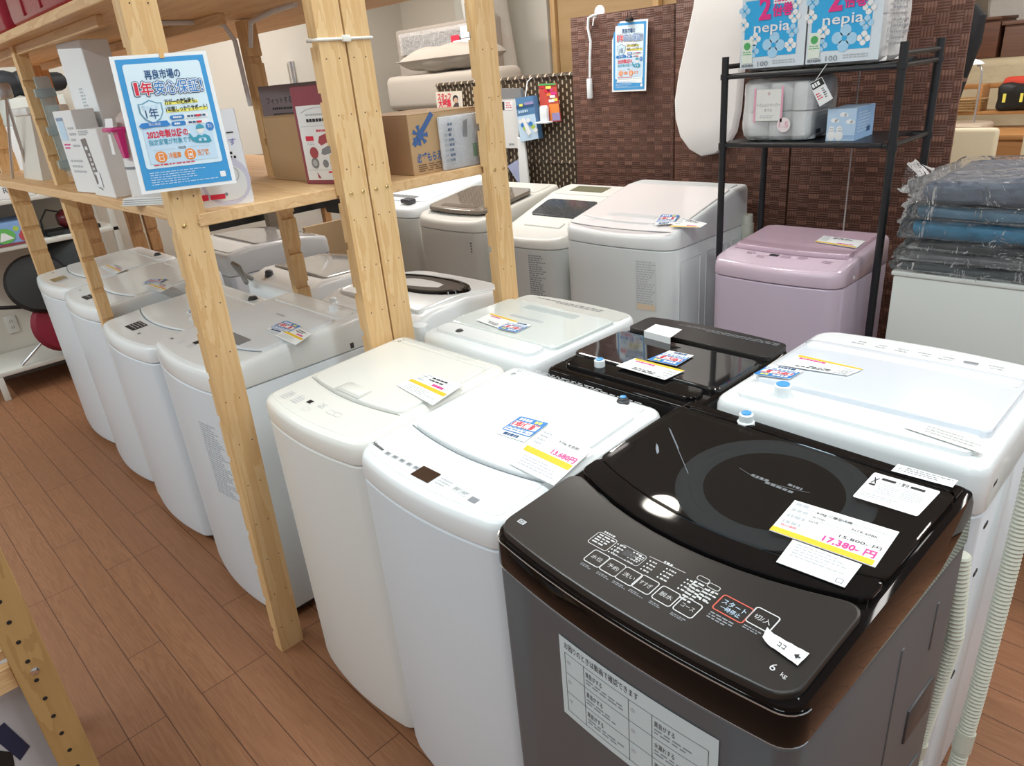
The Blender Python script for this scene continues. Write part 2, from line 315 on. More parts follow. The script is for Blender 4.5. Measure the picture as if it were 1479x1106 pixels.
for i, (x, y) in enumerate(LAMPS):
    t = thing('ceiling_light', 'long white strip light fixed to the shop ceiling above the rows', 'light', (x, y, CEIL), 0, 'ceiling strip lights')
    g = G(); g.box((-.62, -.13, -.07), (.62, .13, 0), FIX, .01); build('housing', g, t)
    l = area_lamp(x, y, 1.2, .2, LAMP_W * (1.5 if y == 2.9 and x < 1 else 1.6 if y < 0 and x < -2 else 1), (1, .965, .93) if y > 2 else (.86, .975, 1)); l.parent = t; l.location = (0, 0, -.075)  # aisle lamps toward the wall are boosted as fill under the shelf
t = thing('downlight', 'round recessed lamp in the shop ceiling over the back row', 'light', (-1.905, 2.59, CEIL))
g = G(); g.lathe([(.13, -.012), (.13, 0)], FIX, n=28); build('trim_ring', g, t)
g = G(); g.lathe([(.10, -.016), (.10, -.0125)], mat('lamp_glow', (1, .95, .85), .5, emit=40), n=28); build('lamp_disc', g, t)
# ------------------------------------------------------------------ woven screen, wicker screen and what hangs behind
WEAVE = mat_weave('brown_basket_weave', (.125, .050, .030), (.215, .095, .060), (.036, .013, .009))
WICK = mat_wicker('dark_wicker')
t = thing('folding_screen', 'dark brown basket-weave folding screen standing behind the back row of machines', 'screen', (-2.75, 3.2, 0))
pts = [(0, .0), (.62, .05), (1.26, 0), (1.89, .05)]
for k, (a, b) in enumerate(zip(pts, pts[1:])):
    d = Vector((b[0] - a[0], b[1] - a[1], 0)); L = d.length - .008; ang = math.atan2(d.y, d.x); g = G(); zt = 1.885 if k == 0 else 1.92 if k == 1 else 2.02
    g.box((0, 0, .03), (L, .024, zt), WEAVE, .003); p = build('screen_panel', g, t, (a[0], a[1], 0)); p.rotation_euler.z = ang
    for hx in (.05, L - .09): g = G(); g.box((hx, .004, 0), (hx + .04, .02, .03), BLACKM); f = build('foot', g, t, (a[0], a[1], 0)); f.rotation_euler.z = ang
t = thing('wicker_screen', 'dark brown open wicker screen with goods hooked on it beside the folding screen', 'screen', (-4.05, 3.3, 0))
for x0, x1 in ((0, .62), (.63, 1.27)):
    g = G(); g.box((x0 + .02, .004, .1), (x1 - .02, .016, 1.60), WICK); build('wicker_panel', g, t)
    g = G()
    for x in (x0 + .015, x1 - .015): g.tube([(x, .01, 0), (x, .01, 1.61)], .016, WICK, 8)
    for z in (.1, .62, 1.13, 1.61): g.tube([(x0, .01, z), (x1, .01, z)], .015, WICK, 8)
    build('wicker_frame', g, t)
g = G(); g.box((0, 0, 0), (1.35, .03, 2.4), wood('plywood', (.62, .42, .21), (.52, .33, .15), 'X', .6, bands=3)); o = build('plywood_panel', g, None, (-3.86, 4.36, .1)); tag(o, 'tan plywood panel leaning upright on the wall above the folding screen', 'panel')
g = G(); g.box((0, 0, 0), (.045, .04, 2.45), PINE); o = build('timber_post', g, None, (-3.92, 4.34, .05)); tag(o, 'pale timber post between white board and plywood panel', 'post')
g = G(); g.box((0, 0, 0), (.045, .04, 2.45), PINE); o = build('timber_post', g, None, (-3.0, 4.31, .05)); tag(o, 'pale timber post in front of the plywood panel', 'post')
g = G(); g.box((0, 0, 0), (1.02, .03, 1.35), mat('white_board', (.74, .71, .63), .5)); o = build('white_board', g, None, (-4.96, 4.33, 1.45)); tag(o, 'plain off-white board on the wall above the wicker screen', 'board')
# ------------------------------------------------------------------ top-loading washing machines
def half(w, d, bulge, rf, rb, ins, ys=()):
    """right half of the footprint from the middle of the front to the middle of the back"""
    hw, hd = w / 2 - ins, d / 2 - ins; rf = max(rf - ins * .5, .004); rb = max(rb - ins * .5, .004); p = [((hw - rf) * k / 6, -hd) for k in range(6)]
    p += [(hw - rf + rf * math.sin(q), -hd + rf - rf * math.cos(q)) for q in (PI / 2 * k / 6 for k in range(7))]
    p += [(hw, y) for y in sorted(ys) if -hd + rf + .002 < y < hd - rb - .002]
    p += [(hw - rb + rb * math.cos(q), hd - rb + rb * math.sin(q)) for q in (PI / 2 * k / 4 for k in range(5))] + [(0, hd)]
    return [(x, y - bulge * (1 - (2 * x / w) ** 2) * max(0, min(1, -2 * y / d)) ** 2) for x, y in p]
class Washer:
    def __init__(s, label, x0, x1, yf, d, prof, seam, body, top, flip=False, rz=0, bulge=.03, rf=.05, rb=.03, base=.035, lean=.0, group='washing machines for sale', name='washing_machine', foot=True, rim=.016):
        s.w, s.d, s.prof, s.bulge, s.seam = x1 - x0, d, prof, bulge, seam
        s.root = thing(name, label, 'washing machine', ((x0 + x1) / 2, yf + d / 2, 0), (PI if flip else 0) + rz, group)
        s.mw = Matrix.Translation(s.root.location) @ Matrix.Rotation(s.root.rotation_euler.z, 4, 'Z'); s.inv = s.mw.inverted()
        ys = [-d / 2 + t for t, _ in prof[1:-1]]; w = s.w
        def ring(zf, ins):
            h = half(w, d, bulge, rf, rb, ins, ys); h2 = h + [(-x, y) for x, y in h[-2:0:-1]]
            return [Vector((x, y, zf(y) if callable(zf) else zf)) for x, y in h2]
        z0 = base
        g = G(); g.loft([ring(z0, .012), ring(z0 + .006, .004), ring(z0 + .04, 0), ring(seam - .006, 0), ring(seam - .003, .002), ring(seam - .001, .008)], body); s.part('cabinet', g)
        s.ring = ring
        g = G(); g.loft([ring(seam - .001, .008), ring(seam + .0015, .004), ring(seam + .003, -.0015), ring(seam + .006, -.0025), ring(lambda y: s.z(y) - .02, -.0005), ring(lambda y: s.z(y) - rim * .45, .003), ring(lambda y: s.z(y) - rim * .12, .008), ring(lambda y: s.z(y), rim)], top, False, False)
        h = half(w, d, bulge, rf, rb, rim, ys); n = len(h); vs = [Vector((x, y, s.z(y))) for x, y in h] + [Vector((-x, y, s.z(y))) for x, y in h]
        g.add(vs, [(i, i + 1, n + i + 1, n + i) if i else (0, 1, n + 1) for i in range(n - 1)], top); s.part('top_housing', g)
        if foot:
            g = G(); g.box((-w / 2 + .03, -d / 2 + .03, .012), (w / 2 - .03, d / 2 - .03, z0 + .002), DGREY); s.part('plinth', g)
            for sx in (-1, 1):
                for sy in (-1, 1): g = G(); g.lathe([(.022, 0), (.024, .004), (.018, .014)], BLACKM, (sx * (w / 2 - .06), sy * (d / 2 - .06), 0), 12); s.part('foot', g)
    def part(s, name, g, **k): return build(name, g, s.root, **k)
    def z(s, y):
        t = y + s.d / 2; P = s.prof
        for (a, za), (b, zb) in zip(P, P[1:]):
            if t <= b or (b, zb) == P[-1]: return za + (zb - za) * (t - a) / (b - a)
    def y(s, t): return t - s.d / 2
    def front(s, x, ins=0): return -s.d / 2 + ins - s.bulge * (1 - (2 * x / s.w) ** 2)
    def px(s, x, y, h=0):
        """pixel -> local x, y on the sloping top"""
        z = s.prof[0][1]
        for _ in range(8): p = s.inv @ onZ(x, y, z + h); z = s.z(p.y)
        return p.x, p.y
    def top(s, flip=False):
        """print on the top: u = x, v = -y (read from the front), or turned round"""
        k = -1 if flip else 1
        return lambda u, v, h: Vector((k * u, -k * v, s.z(-k * v) + h))
    def frontfn(s): return lambda u, v, h: Vector((u, s.front(u) - .001 - h, -v))
    def plate(s, name, hw, fa, fb, rise, m, low=.004, rnd=.006, nx=20, ny=6, crown=0, r=.02, zf=None, parent=None):
        """raised plate between the curves y = fa(x) and y = fb(x)"""
        zf = zf or s.z; g = G()
        def pt(i, j, ins, dz):
            e = hw - ins; x = -e + r * (1 - math.cos(PI / 2 * i / 5)) if i < 5 else e - r * (1 - math.cos(PI / 2 * (nx - i) / 5)) if i > nx - 5 else -e + r + (2 * e - 2 * r) * (i - 5) / (nx - 10); a = fa(x) + ins; b = fb(x) - ins
            c = max(0, abs(x) - (hw - ins - r)); cut = r - math.sqrt(max(0, r * r - c * c)) if c > 0 else 0; a += cut; b -= cut
            y = a + (b - a) * j / ny; return Vector((x, y, zf(y) + dz + crown * (1 - (x / hw) ** 2)))
        vs = [pt(i, j, rnd, rise) for j in range(ny + 1) for i in range(nx + 1)]; W = nx + 1
        g.add(vs, [(j * W + i, j * W + i + 1, (j + 1) * W + i + 1, (j + 1) * W + i) for j in range(ny) for i in range(nx)], m)
        per = [(i, 0) for i in range(nx)] + [(nx, j) for j in range(ny)] + [(i, ny) for i in range(nx, 0, -1)] + [(0, j) for j in range(ny, 0, -1)]
        rings = [[pt(i, j, 0, -low) for i, j in per], [pt(i, j, 0, rise - rnd * .6) for i, j in per], [pt(i, j, rnd * .3, rise - rnd * .15) for i, j in per], [pt(i, j, rnd, rise) for i, j in per]]
        g.loft(rings, m, False, False); return build(name, g, parent or s.root)
    def lid(s, ta, tb, m, hw=None, arc=.05, rise=.006, crown=.003, name='lid', **k):
        hw = hw or s.w / 2 - .03; ya, yb = s.y(ta), s.y(tb); s.lhw = hw
        return s.plate(name, hw, lambda x: ya - arc * (1 - (x / hw) ** 2), lambda x: yb, rise, m, crown=crown, **k)
    def panel(s, tb, m, hw=None, arc=.05, rise=.0012, ins=.02):
        hw = hw or s.w / 2 - .024; yb = s.y(tb)
        return s.plate('control_panel', hw, lambda x: s.front(x, ins), lambda x: yb - arc * (1 - (x / hw) ** 2), rise, m, low=.001, rnd=.001, r=.012)
    def line(s, t, hw, arc, m=SEAM, tk=.0018):
        g = G(); g.tube([(x, s.y(t) - arc * (1 - (x / hw) ** 2), s.z(s.y(t)) + .001) for x in (-hw + 2 * hw * k / 16 for k in range(17))], tk, m, 6); return s.part('lid_gap', g)
    def inlet(s, x, t, cap=CAPB, collar=CAPW, r=.014, h=.022):
        y = s.y(t); z = s.z(y); o = G(); o.lathe([(r + .004, -.004), (r + .003, .006), (r, .008), (r, h), (r - .003, h + .002)], collar, (x, y, z), 18); p = s.part('water_inlet', o)
        g = G(); g.lathe([(r - .004, h), (r - .004, h + .004), (r - .008, h + .005)], cap, (x, y, z), 16); build('inlet_cap', g, p); return p
    def back(s, t, m, hw=None, rise=.004, name='back_panel', t1=None):
        hw = hw or s.w / 2 - .036; yb = s.y(t1 or s.d) - .034; return s.plate(name, hw, lambda x: s.y(t), lambda x: yb, rise, m, rnd=.003)
    def frontlabel(s, x0, x1, z0, z1, seed=1, base=None, rows=22, ink=INKL):
        D = Dec(s.frontfn(), .0004)
        if base: D.rect(x0, -z1, x1, -z0, base, 1, 4)
        D.scrib(x0 + .004, -z1 + .004, x1 - .004, -z0 - .004, rows, ink, 2, seed, .45, .18); return s.part('instruction_print', D, smooth=0)
    def print_(s, fn, name='panel_print'):
        T = s.top(); D = Dec(lambda u, v, h: T(u, v, h + .0012), .0005); fn(D); return s.part(name, D, smooth=0)
def corners(W, pts, h=.012): return [W.mw @ Vector((*W.px(x, y, h), W.z(W.px(x, y, h)[1]) + h)) for x, y in pts]
def card(label, q, price=None, warranty=0, name='price_card', group='price cards', small=True, strip=True, ink=INK, seed=1, lines=(), flipstrip=False):
    """handwritten price card: q = world corners as it is read; white card, yellow strip, red price, blue warranty patch"""
    W, H = 1.0, (Vector(q[3]) - Vector(q[0])).length / (Vector(q[1]) - Vector(q[0])).length; c = sum((Vector(p) for p in q), Vector()) / 4
    t = thing(name, label, 'price card', c, 0, group); fn = quadfn([Vector(p) - c for p in q], W, H)
    g = G(); g.quadbox([Vector(p) - c for p in q], .0012, PAPER); build('sheet', g, t, smooth=0)
    D = Dec(fn, .0005); h = H
    a = .62 if small else .99
    if strip: D.rect(0, h * (a - .13), .97, h * a, YEL, 1)
    D.scrib(.04, .05 * h, .22, (a - .2) * h, 4, INKL, 1, seed, .4, .3); D.line([(0, .16 * h), (1, .16 * h)], .006, INKL, 1); D.line([(0, .38 * h), (1, .38 * h)], .006, INKL, 1)
    for s_, u, v, sz, m, w_ in lines: D.text(s_, u, v * h, sz, m, 2, 'l', w_)
    if not lines: D.scrib(.28, .1 * h, .75, .34 * h, 2, ink, 2, seed + 3, .4, .2)
    if price: D.text(price, .95, (a - .17) * h, .15 * h if h < 1 else .12, PNKI, 2, 'r', .48, .02)
    else: D.scrib(.5, (a - .27) * h, .92, (a - .16) * h, 1, PNKI, 2, seed + 5, .8, .13)
    if small: D.scrib(.12, (a + .08) * h, .9, .95 * h, 4, INKL, 1, seed + 9, .35, .1)
    build('card_print', D, t, smooth=0)
    return t
def patch(label, q, name='warranty_sticker'):
    W, H = 1.0, (Vector(q[3]) - Vector(q[0])).length / (Vector(q[1]) - Vector(q[0])).length; c = sum((Vector(p) for p in q), Vector()) / 4
    t = thing(name, label, 'sticker', c, 0, 'warranty stickers'); q = [Vector(p) - c for p in q]
    g = G(); g.quadbox(q, .001, PAPER); build("sheet", g, t, smooth=0); D = Dec(quadfn(q, W, H), .0005)
    D.rr(.0, 0, 1, .78 * H, .07, BLUI, 1); D.scrib(.1, .07 * H, .62, .2 * H, 1, WINKW, 2, 3, .9, .2); D.scrib(.64, .07 * H, .88, .2 * H, 1, YELI, 2, 5, .9, .4); D.rr(.06, .24 * H, .94, .52 * H, .05, PAPER, 2)
    D.text('1年保証', .5, .49 * H, .22 * H, REDI, 3, 'c', .84, .03); D.rect(.05, .57 * H, .95, .75 * H, PAPER, 2); D.scrib(.08, .59 * H, .92, .73 * H, 2, BLUI, 3, 4, .45, .2); D.scrib(.2, .84 * H, .92, .96 * H, 1, BLUD, 2, 8, .9, .15)
    build('sticker_print', D, t, smooth=0); return t
WINKW = mat('bright_white_ink', (.88, .9, .92), .5)
# ---- front row -------------------------------------------------------------------------------------------------------------
# the black and dark silver machine
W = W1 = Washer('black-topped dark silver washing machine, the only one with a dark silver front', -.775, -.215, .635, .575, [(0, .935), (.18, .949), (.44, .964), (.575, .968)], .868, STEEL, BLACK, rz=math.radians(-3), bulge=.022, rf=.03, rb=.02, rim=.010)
hw1 = W.w / 2 - .012
W.plate('control_panel', hw1, lambda x: W.front(x, .006), lambda x: W.y(.205) - .055 * (1 - (x / hw1) ** 2), .010, BLKP, low=.006, rnd=.003, r=.03)
g = G(); h = half(W.w, W.d, W.bulge, .03, .02, .0, ()); fr = [p for p in h if p[1] < 0][:13]; L = [(-x, y) for x, y in fr[::-1]] + fr[1:]
g.tube([(x, y - .001, W.z(-W.d / 2) - .012) for x, y in L], .0014, CHROME, 6); W.part('trim_line', g)
g = G(); g.tube([(x, y - .0006, W.seam - .0005) for x, y in L], .0012, CHROME, 6); W.part('trim_line', g)
LIDB = tinted('smoked_lid_glass', (.42, .40, .39), (.020, .017, .015), .5, .015)
hwl = W.w / 2 - .016; ya = W.y(.212)
lidp = W.plate('lid', hwl, lambda x: ya - .055 * (1 - (x / hwl) ** 2), lambda x: W.y(.262) - .055 * (1 - (x / hwl) ** 2), .012, BLACK, low=.006, rnd=.003, r=.012)
W.plate('lid_glass', hwl, lambda x: W.y(.264) - .055 * (1 - (x / hwl) ** 2), lambda x: W.y(.518), .012, LIDB, low=-.004, rnd=.003, r=.012, parent=lidp)
# tub seen through the glass
TUB = mat('tub_grey_blue', (.40, .53, .62), .45); TC = (.03, W.y(.375))
def tring(r, dz): return [Vector((TC[0] + r * math.cos(q), TC[1] + r * math.sin(q), W.z(TC[1] + r * math.sin(q)) + dz)) for q in (2 * PI * k / 48 for k in range(48))]
g = G(); g.loft([tring(.115, .0012), tring(.122, .0045), tring(.136, .0035), tring(.140, .006), tring(.158, .0045), tring(.163, .001)], TUB, False, False); W.part('tub_ring', g)
g = G(); g.loft([tring(.004, .0014), tring(.115, .0012)], mat('tub_dark', (.012, .014, .016), .5), True, False); W.part('tub', g)
W.back(.53, BLACK, hwl, .006)
def w1print(D):
    P = lambda x, y: (lambda q: (q[0], -q[1]))(W1.px(700 + x / 3.6875, 700 + y / 3.6875, .012))
    s = .0165
    for nm, x, y in (('水位', 597, 388), ('予約', 682, 435), ('洗い', 768, 483), ('すすぎ', 856, 527), ('脱水', 966, 588), ('コース', 1081, 648)):
        u, v = P(x, y); D.ring(u - s, v - s * .95, u + s, v + s * .95, .005, .0016, WINK, 1); D.text(nm, u, v + .003, .0072, WINK, 1, 'c', .021)
        D.scrib(u - .012, v + s + .004, u + .014, v + s + .010, 2, INKG, 1, int(x), .6, .2)
        for k in range(4): D.circ(u + .004, v - s - .007 - k * .0075, .0014, WINKW, 1, 8); D.scrib(u + .008, v - s - .009 - k * .0075, u + .020, v - s - .005 - k * .0075, 1, WINK, 1, k + int(y), .7, .4)
    u, v = P(1322, 655); D.ring(u - .024, v - .017, u + .024, v + .017, .005, .002, mat('red_outline', (.55, .10, .07), .5), 1); D.text('スタート', u, v - .0005, .0085, PALEB, 1, 'c', .036); D.text('一時停止', u, v + .010, .0072, PALEB, 1, 'c', .03)
    D.scrib(u - .02, v + .022, u + .016, v + .036, 3, INKG, 1, 5, .5, .2)
    u, v = P(1482, 712); D.ring(u - .018, v - .017, u + .018, v + .017, .005, .0018, WINK, 1); D.text('切/入', u, v + .004, .008, WINK, 1, 'c', .024); D.scrib(u - .014, v + .022, u + .012, v + .03, 2, INKG, 1, 6, .5, .2)
    u, v = P(630, 298); D.ring(u - .021, v - .016, u + .019, v + .016, .005, .0012, WINK, 1); D.scrib(u - .016, v - .012, u + .016, v + .012, 4, WINK, 1, 11, .5, .3); D.scrib(u - .014, v - .022, u + .014, v - .018, 1, WINK, 1, 4, .9, .2)
    u, v = P(775, 372); D.ring(u - .026, v - .014, u + .024, v + .014, .006, .001, INKL, 1); D.rect(u - .013, v - .008, u + .007, v + .006, DGREY, 1); D.scrib(u + .011, v - .009, u + .021, v + .008, 4, WINK, 1, 13, .6, .5)
    a, b = P(880, 378), P(1070, 465); D.line([a, b], .001, WINK, 1); D.scrib(P(985, 425)[0] - .011, P(985, 425)[1] - .004, P(985, 425)[0] + .011, P(985, 425)[1], 1, WINK, 1, 4, .9, .3)
    for x, y in ((1130, 545), (1165, 500), (1220, 540)): u, v = P(x, y); D.ring(u - .010, v - .005, u + .010, v + .005, .004, .001, WINK, 1); D.scrib(u - .008, v + .009, u + .010, v + .034, 4, WINK, 1, x, .5, .5)
    u, v = P(198, 193); D.rr(u - .008, v - .005, u + .008, v + .005, .001, INKL, 1); D.ring(u - .005, v - .003, u + .004, v + .003, .001, .001, INK, 2)
    u, v = W1.px(1128, 968, .012); D.text('6', u - .010, -v + .006, .013, WINK, 1, 'c'); D.text('kg', u + .006, -v + .006, .007, WINK, 1, 'c')
D = Dec(lambda u, v, h: Vector((u, -v, W1.z(-v) + .0102 + h)), .0004); w1print(D); W.part('panel_print', D, smooth=0)
D = Dec(lambda u, v, h: Vector((u, -v, W1.z(-v) + .0122 + h)), .0004)
pp = lambda x, y: (lambda q: (q[0], -q[1]))(W1.px(x, y, .012))
D.line([pp(1068, 676), pp(1090, 690), pp(1120, 700), pp(1150, 708), pp(1170, 712)], .0009, mat('lid_grey_ink', (.16, .17, .18), .5), 1); uu, vv = pp(1085, 686); D.scrib(uu, vv - .004, uu + .05, vv + .003, 1, mat('lid_grey_ink', (.16, .17, .18), .5), 1, 3, .9, .16); uu, vv = pp(1105, 697); D.scrib(uu, vv - .004, uu + .05, vv + .003, 1, mat('lid_grey_ink', (.16, .17, .18), .5), 1, 5, .9, .16); uu, vv = pp(1138, 700); D.scrib(uu, vv - .004, uu + .04, vv + .003, 1, mat('lid_grey_ink', (.16, .17, .18), .5), 1, 8, .9, .16)
for a, b in (((966, 618), (994, 684)), ((968, 620), (980, 648))): D.line([pp(*a), pp(*b)], .0010, mat('scratch_grey', (.20, .23, .27), .5), 1)
D.poly([pp(948, 640), pp(951, 645), pp(952, 653), pp(949, 656), pp(947, 648)], mat('scratch_grey', (.20, .23, .27), .5), 1)
W.part('lid_print', D, smooth=0)
D = Dec(quadfn([W.inv @ p for p in corners(W, [(1263, 682), (1359, 710), (1325, 746), (1231, 717)], .013)], .17, .085), .0004)
D.rr(0, 0, .17, .085, .005, PAPER, 1); D.rect(.03, .01, .066, .0165, INK, 2); D.rect(.104, .01, .14, .0165, INK, 2); D.text('⚠警告', .085, .018, .009, INK, 2, 'c', .03); D.line([(.012, .014), (.024, .032)], .003, INK, 2); D.line([(.024, .014), (.012, .032)], .003, INK, 2); D.rect(.01, .034, .026, .039, INK, 2)
D.ring(.03, .022, .158, .062, .004, .0007, INKL, 2); D.scrib(.034, .026, .09, .058, 6, INKL, 2, 3, .4, .12); D.scrib(.097, .026, .154, .058, 6, INKL, 2, 4, .4, .12); D.scrib(.012, .064, .11, .076, 2, INKL, 2, 5, .4, .1); D.ring(.118, .066, .136, .075, .004, .001, INKL, 2); D.ring(.14, .066, .158, .075, .004, .001, INKL, 2)
W.part('warning_print', D, smooth=0)
D = Dec(quadfn([W.inv @ p for p in corners(W, [(1297, 670), (1384, 694), (1376, 704), (1287, 680)], .008)], .17, .035), .0004); D.rect(0, 0, .17, .035, PAPER, 1); D.scrib(.03, .006, .16, .03, 3, INKG, 2, 2, .4, .1); D.text('⚠', .015, .025, .014, INK, 2, 'c'); W.part('caution_print', D, smooth=0)
W.inlet(-.125, .545)
# sticker on the front: help table without its square codes
def w1front(D):
    x0, x1, z1, z0 = -.105, .185, .826, .655; D.rect(x0, -z1, x1, -z0, mat('silver_label', (.60, .68, .70), .45), 1, 8)
    D.text('お困りのときは動画で確認できます', x0 + .012, -z1 + .02, .0115, INK, 2, 'l', .15)
    u0, u1, v0, v1 = x0 + .012, x1 - .014, -z1 + .03, -z0 - .014; dv = (v1 - v0) / 3
    for k in range(4): D.rect(u0, v0 + dv * k - .0004, u1, v0 + dv * k + .0004, INK, 2, 6)
    for u in (u0, u0 + .042, u0 + .132, u0 + .174, u1): D.rect(u - .0004, v0, u + .0004, v1, INK, 2)
    for c, col in enumerate(((u0, u0 + .046, ('異音がする', '異音がする', '異音がする')), (u0 + .132, u0 + .178, ('異音がする', '水漏れする', '異音がする')))):
        for k in range(3):
            D.circ(col[0] + .007, v0 + dv * (k + .4), .004, INKL, 2, 10); D.text(col[2][k], col[1], v0 + dv * (k + .42), .009, INK, 2, 'l', .034); D.scrib(col[1], v0 + dv * (k + .55), col[1] + .075, v0 + dv * (k + .85), 2, INKG, 2, k + 3 * c, .4, .2)
D = Dec(W.frontfn(), .0005); w1front(D); W.part('help_table_print', D, smooth=0)
g = G()  # pressed shapes and grip on the right side
for a, b in (((.04, .36), (.05, .80)), ((.18, .70), (.19, .80))):
    g.box((W.w / 2 - .002, a[0], a[1]), (W.w / 2 + .002, b[0], b[1]), STEEL, .0015)
g.box((W.w / 2 - .002, .10, .38), (W.w / 2 + .003, .24, .40), STEEL, .001); W.part('pressed_rib', g)
g = G(); g.box((W.w / 2 - .004, .13, .52), (W.w / 2 + .004, .24, .60), DGREY, .003); W.part('side_grip', g)
q = corners(W, [(1148, 722), (1299, 768), (1264, 819), (1111, 765)], .0135)
card('price card with red 17,380 lying on the black lid of the dark silver machine', q, '17,380- 円', small=False, lines=[('6.0kg 二層型洗機', .27, .20, .040, INK, .34), ('NITORI', .26, .335, .032, INK, .12), ('2021年', .25, .47, .032, INK, .10), ('NTR-60BK', .64, .34, .034, INK, .24), ('15,800- 円', .58, .60, .044, INK, .38), ('税込価格', .05, .78, .032, REDI, .16)])
q2 = corners(W, [(1145, 779), (1245, 815), (1220, 848), (1121, 811)], .0155); t = thing('delivery_slip', 'white slip printed faintly, tucked under the price card with red 17,380', 'slip', sum(q2, Vector()) / 4); c = t.location.copy(); q2 = [p - c for p in q2]
g = G(); g.quadbox(q2, .001, PAPER); build('sheet', g, t, smooth=0); D = Dec(quadfn(q2, 1, .6), .0004); D.scrib(.1, .06, .95, .4, 5, INKL, 1, 21, .35, .09); D.ring(.84, .46, .94, .56, .01, .01, INKG, 1); build('slip_print', D, t, smooth=0)
q3 = [W.mw @ Vector((*W.px(x, y, .012), W.z(W.px(x, y, .012)[1]) + .0125)) for x, y in ((1108, 911), (1169, 945), (1152, 962), (1101, 926))]; t = thing('masking_tape_label', 'crinkled white tape label at the corner of the black control panel', 'label', sum(q3, Vector()) / 4); c = t.location.copy(); q3 = [p - c for p in q3]
fn3 = quadfn(q3, 1, .35); g = G(); r3 = random.Random(3); g.grid(lambda s, v: fn3(s, v * .35, .0004 + .0012 * r3.random() + (.006 * (.12 - s) / .12 if s < .12 else 0)), 12, 4, PAPER); build('sheet', g, t); D = Dec(fn3, .0022); D.text('ココ', .45, .24, .12, INK, 1, 'c', .2, .02); D.poly([(.78, .2), (.88, .13), (.88, .27)], INK, 1); D.line([(.86, .2), (.94, .2)], .03, INK, 1); build('tape_print', D, t, smooth=0)
# the plain white one next to it
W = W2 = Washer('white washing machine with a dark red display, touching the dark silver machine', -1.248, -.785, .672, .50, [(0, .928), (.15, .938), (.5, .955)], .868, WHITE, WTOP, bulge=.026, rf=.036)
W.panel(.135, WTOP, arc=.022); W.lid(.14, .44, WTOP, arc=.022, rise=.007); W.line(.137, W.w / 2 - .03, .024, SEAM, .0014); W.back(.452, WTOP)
def w2print(D):
    P = lambda x, y: (lambda q: (q[0], -q[1]))(W2.px(x, y)); D.text('Hisense', *P(537, 641), .010, INK, 2, 'l', .048, .02, .12)
    for k in range(5): u, v = P(560 + k * 10.2, 656 + k * 5.2); D.rect(u - .008, v - .006, u + .008, v + .004, INKL, 2); D.rect(u - .005, v - .004, u + .005, v + .002, INKG, 3)
    for k in range(2): u, v = P(660 + k * 11, 708 + k * 6); D.ring(u - .010, v - .007, u + .010, v + .007, .003, .001, INKL, 2); D.scrib(u - .007, v - .004, u + .007, v + .004, 2, INKG, 2, k, .5, .4)
    u, v = P(684, 723); D.rect(u - .010, v - .007, u + .010, v + .007, INKG, 2); u, v = P(640, 699); D.scrib(u - .018, v - .012, u + .018, v + .012, 3, INKL, 2, 5, .4, .2)
    u, v = P(615, 686); D.rr(u - .028, v - .018, u + .028, v + .018, .002, mat('dark_red_display', (.03, .012, .010), .15), 2)
W.print_(w2print)
D = Dec(W.top(), .0006); r = random.Random(8)
D2 = Dec(lambda u, v, h: W2.top()(u, v, h + .004), .0006); D2.scrib(-.2, -.243, .2, -.212, 5, INKL, 1, 3, .35, .06); W.part('instruction_print', D2, smooth=0)
W.inlet(.135, .475, CAPB, DGREY, .011, .012)
patch('blue and red one-year warranty sticker on the plain white lid beside the dark silver machine', corners(W, [(752, 601), (793, 611), (757, 638), (716, 625)], .012))
card('price card with red 13,680 on the plain white lid beside the dark silver machine', corners(W, [(786, 619), (856, 649), (800, 701), (735, 669)], .0125), '13,680円', seed=5, lines=[('4.5kg 全自動', .42, .15, .05, INK, .4)])
# the cream one
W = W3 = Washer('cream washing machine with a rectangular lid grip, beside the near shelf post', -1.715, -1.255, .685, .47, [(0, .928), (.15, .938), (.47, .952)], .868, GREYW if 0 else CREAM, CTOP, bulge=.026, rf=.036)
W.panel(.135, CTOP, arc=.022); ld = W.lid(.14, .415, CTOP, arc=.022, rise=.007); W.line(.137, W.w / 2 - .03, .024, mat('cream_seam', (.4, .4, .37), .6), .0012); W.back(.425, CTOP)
u, v = W.px(513, 563, .008); g = G(); g.box((u - .055, v - .028, W.z(v) + .0085), (u + .055, v + .028, W.z(v) + .0105), mat('grip_recess', (.60, .60, .56), .4), .002); build('lid_grip', g, ld)
g = G(); g.box((u - .045, v - .018, W.z(v) + .0104), (u + .045, v + .020, W.z(v) + .0112), CTOP, .001); build('grip_plate', g, ld)
def w3print(D):
    P = lambda x, y: (lambda q: (q[0], -q[1]))(W3.px(x, y)); u, v = P(448, 581); D.rect(u - .009, v - .007, u + .009, v + .007, INK, 2)
    for x, y in ((415, 572), (430, 578)): u, v = P(x, y); D.scrib(u - .015, v - .02, u + .016, v + .018, 5, INKL, 2, x, .35, .25)
    for x, y, s in ((442, 591, .012), (478, 596, .012), (488, 600, .012)): u, v = P(x, y); D.ring(u - s, v - s * .7, u + s, v + s * .7, .004, .001, INKL, 2)
    u, v = P(465, 588); D.scrib(u - .012, v - .012, u + .02, v + .010, 4, INKL, 2, 9, .35, .25)
W.print_(w3print); D2 = Dec(lambda u, v, h: W3.top()(u, v, h + .004), .0006); D2.scrib(-.18, -.222, .05, -.198, 4, INKL, 1, 31, .35, .07); D2.ring(.06, -.225, .11, -.197, .012, .0015, INKL, 1); W.part('instruction_print', D2, smooth=0)
card('price card with a yellow strip on the cream lid', corners(W, [(617, 539), (668, 556), (625, 585), (573, 556)], .0125), None, seed=8)
W.frontlabel(-.17, -.165, .4, .41, 1, None, 1)
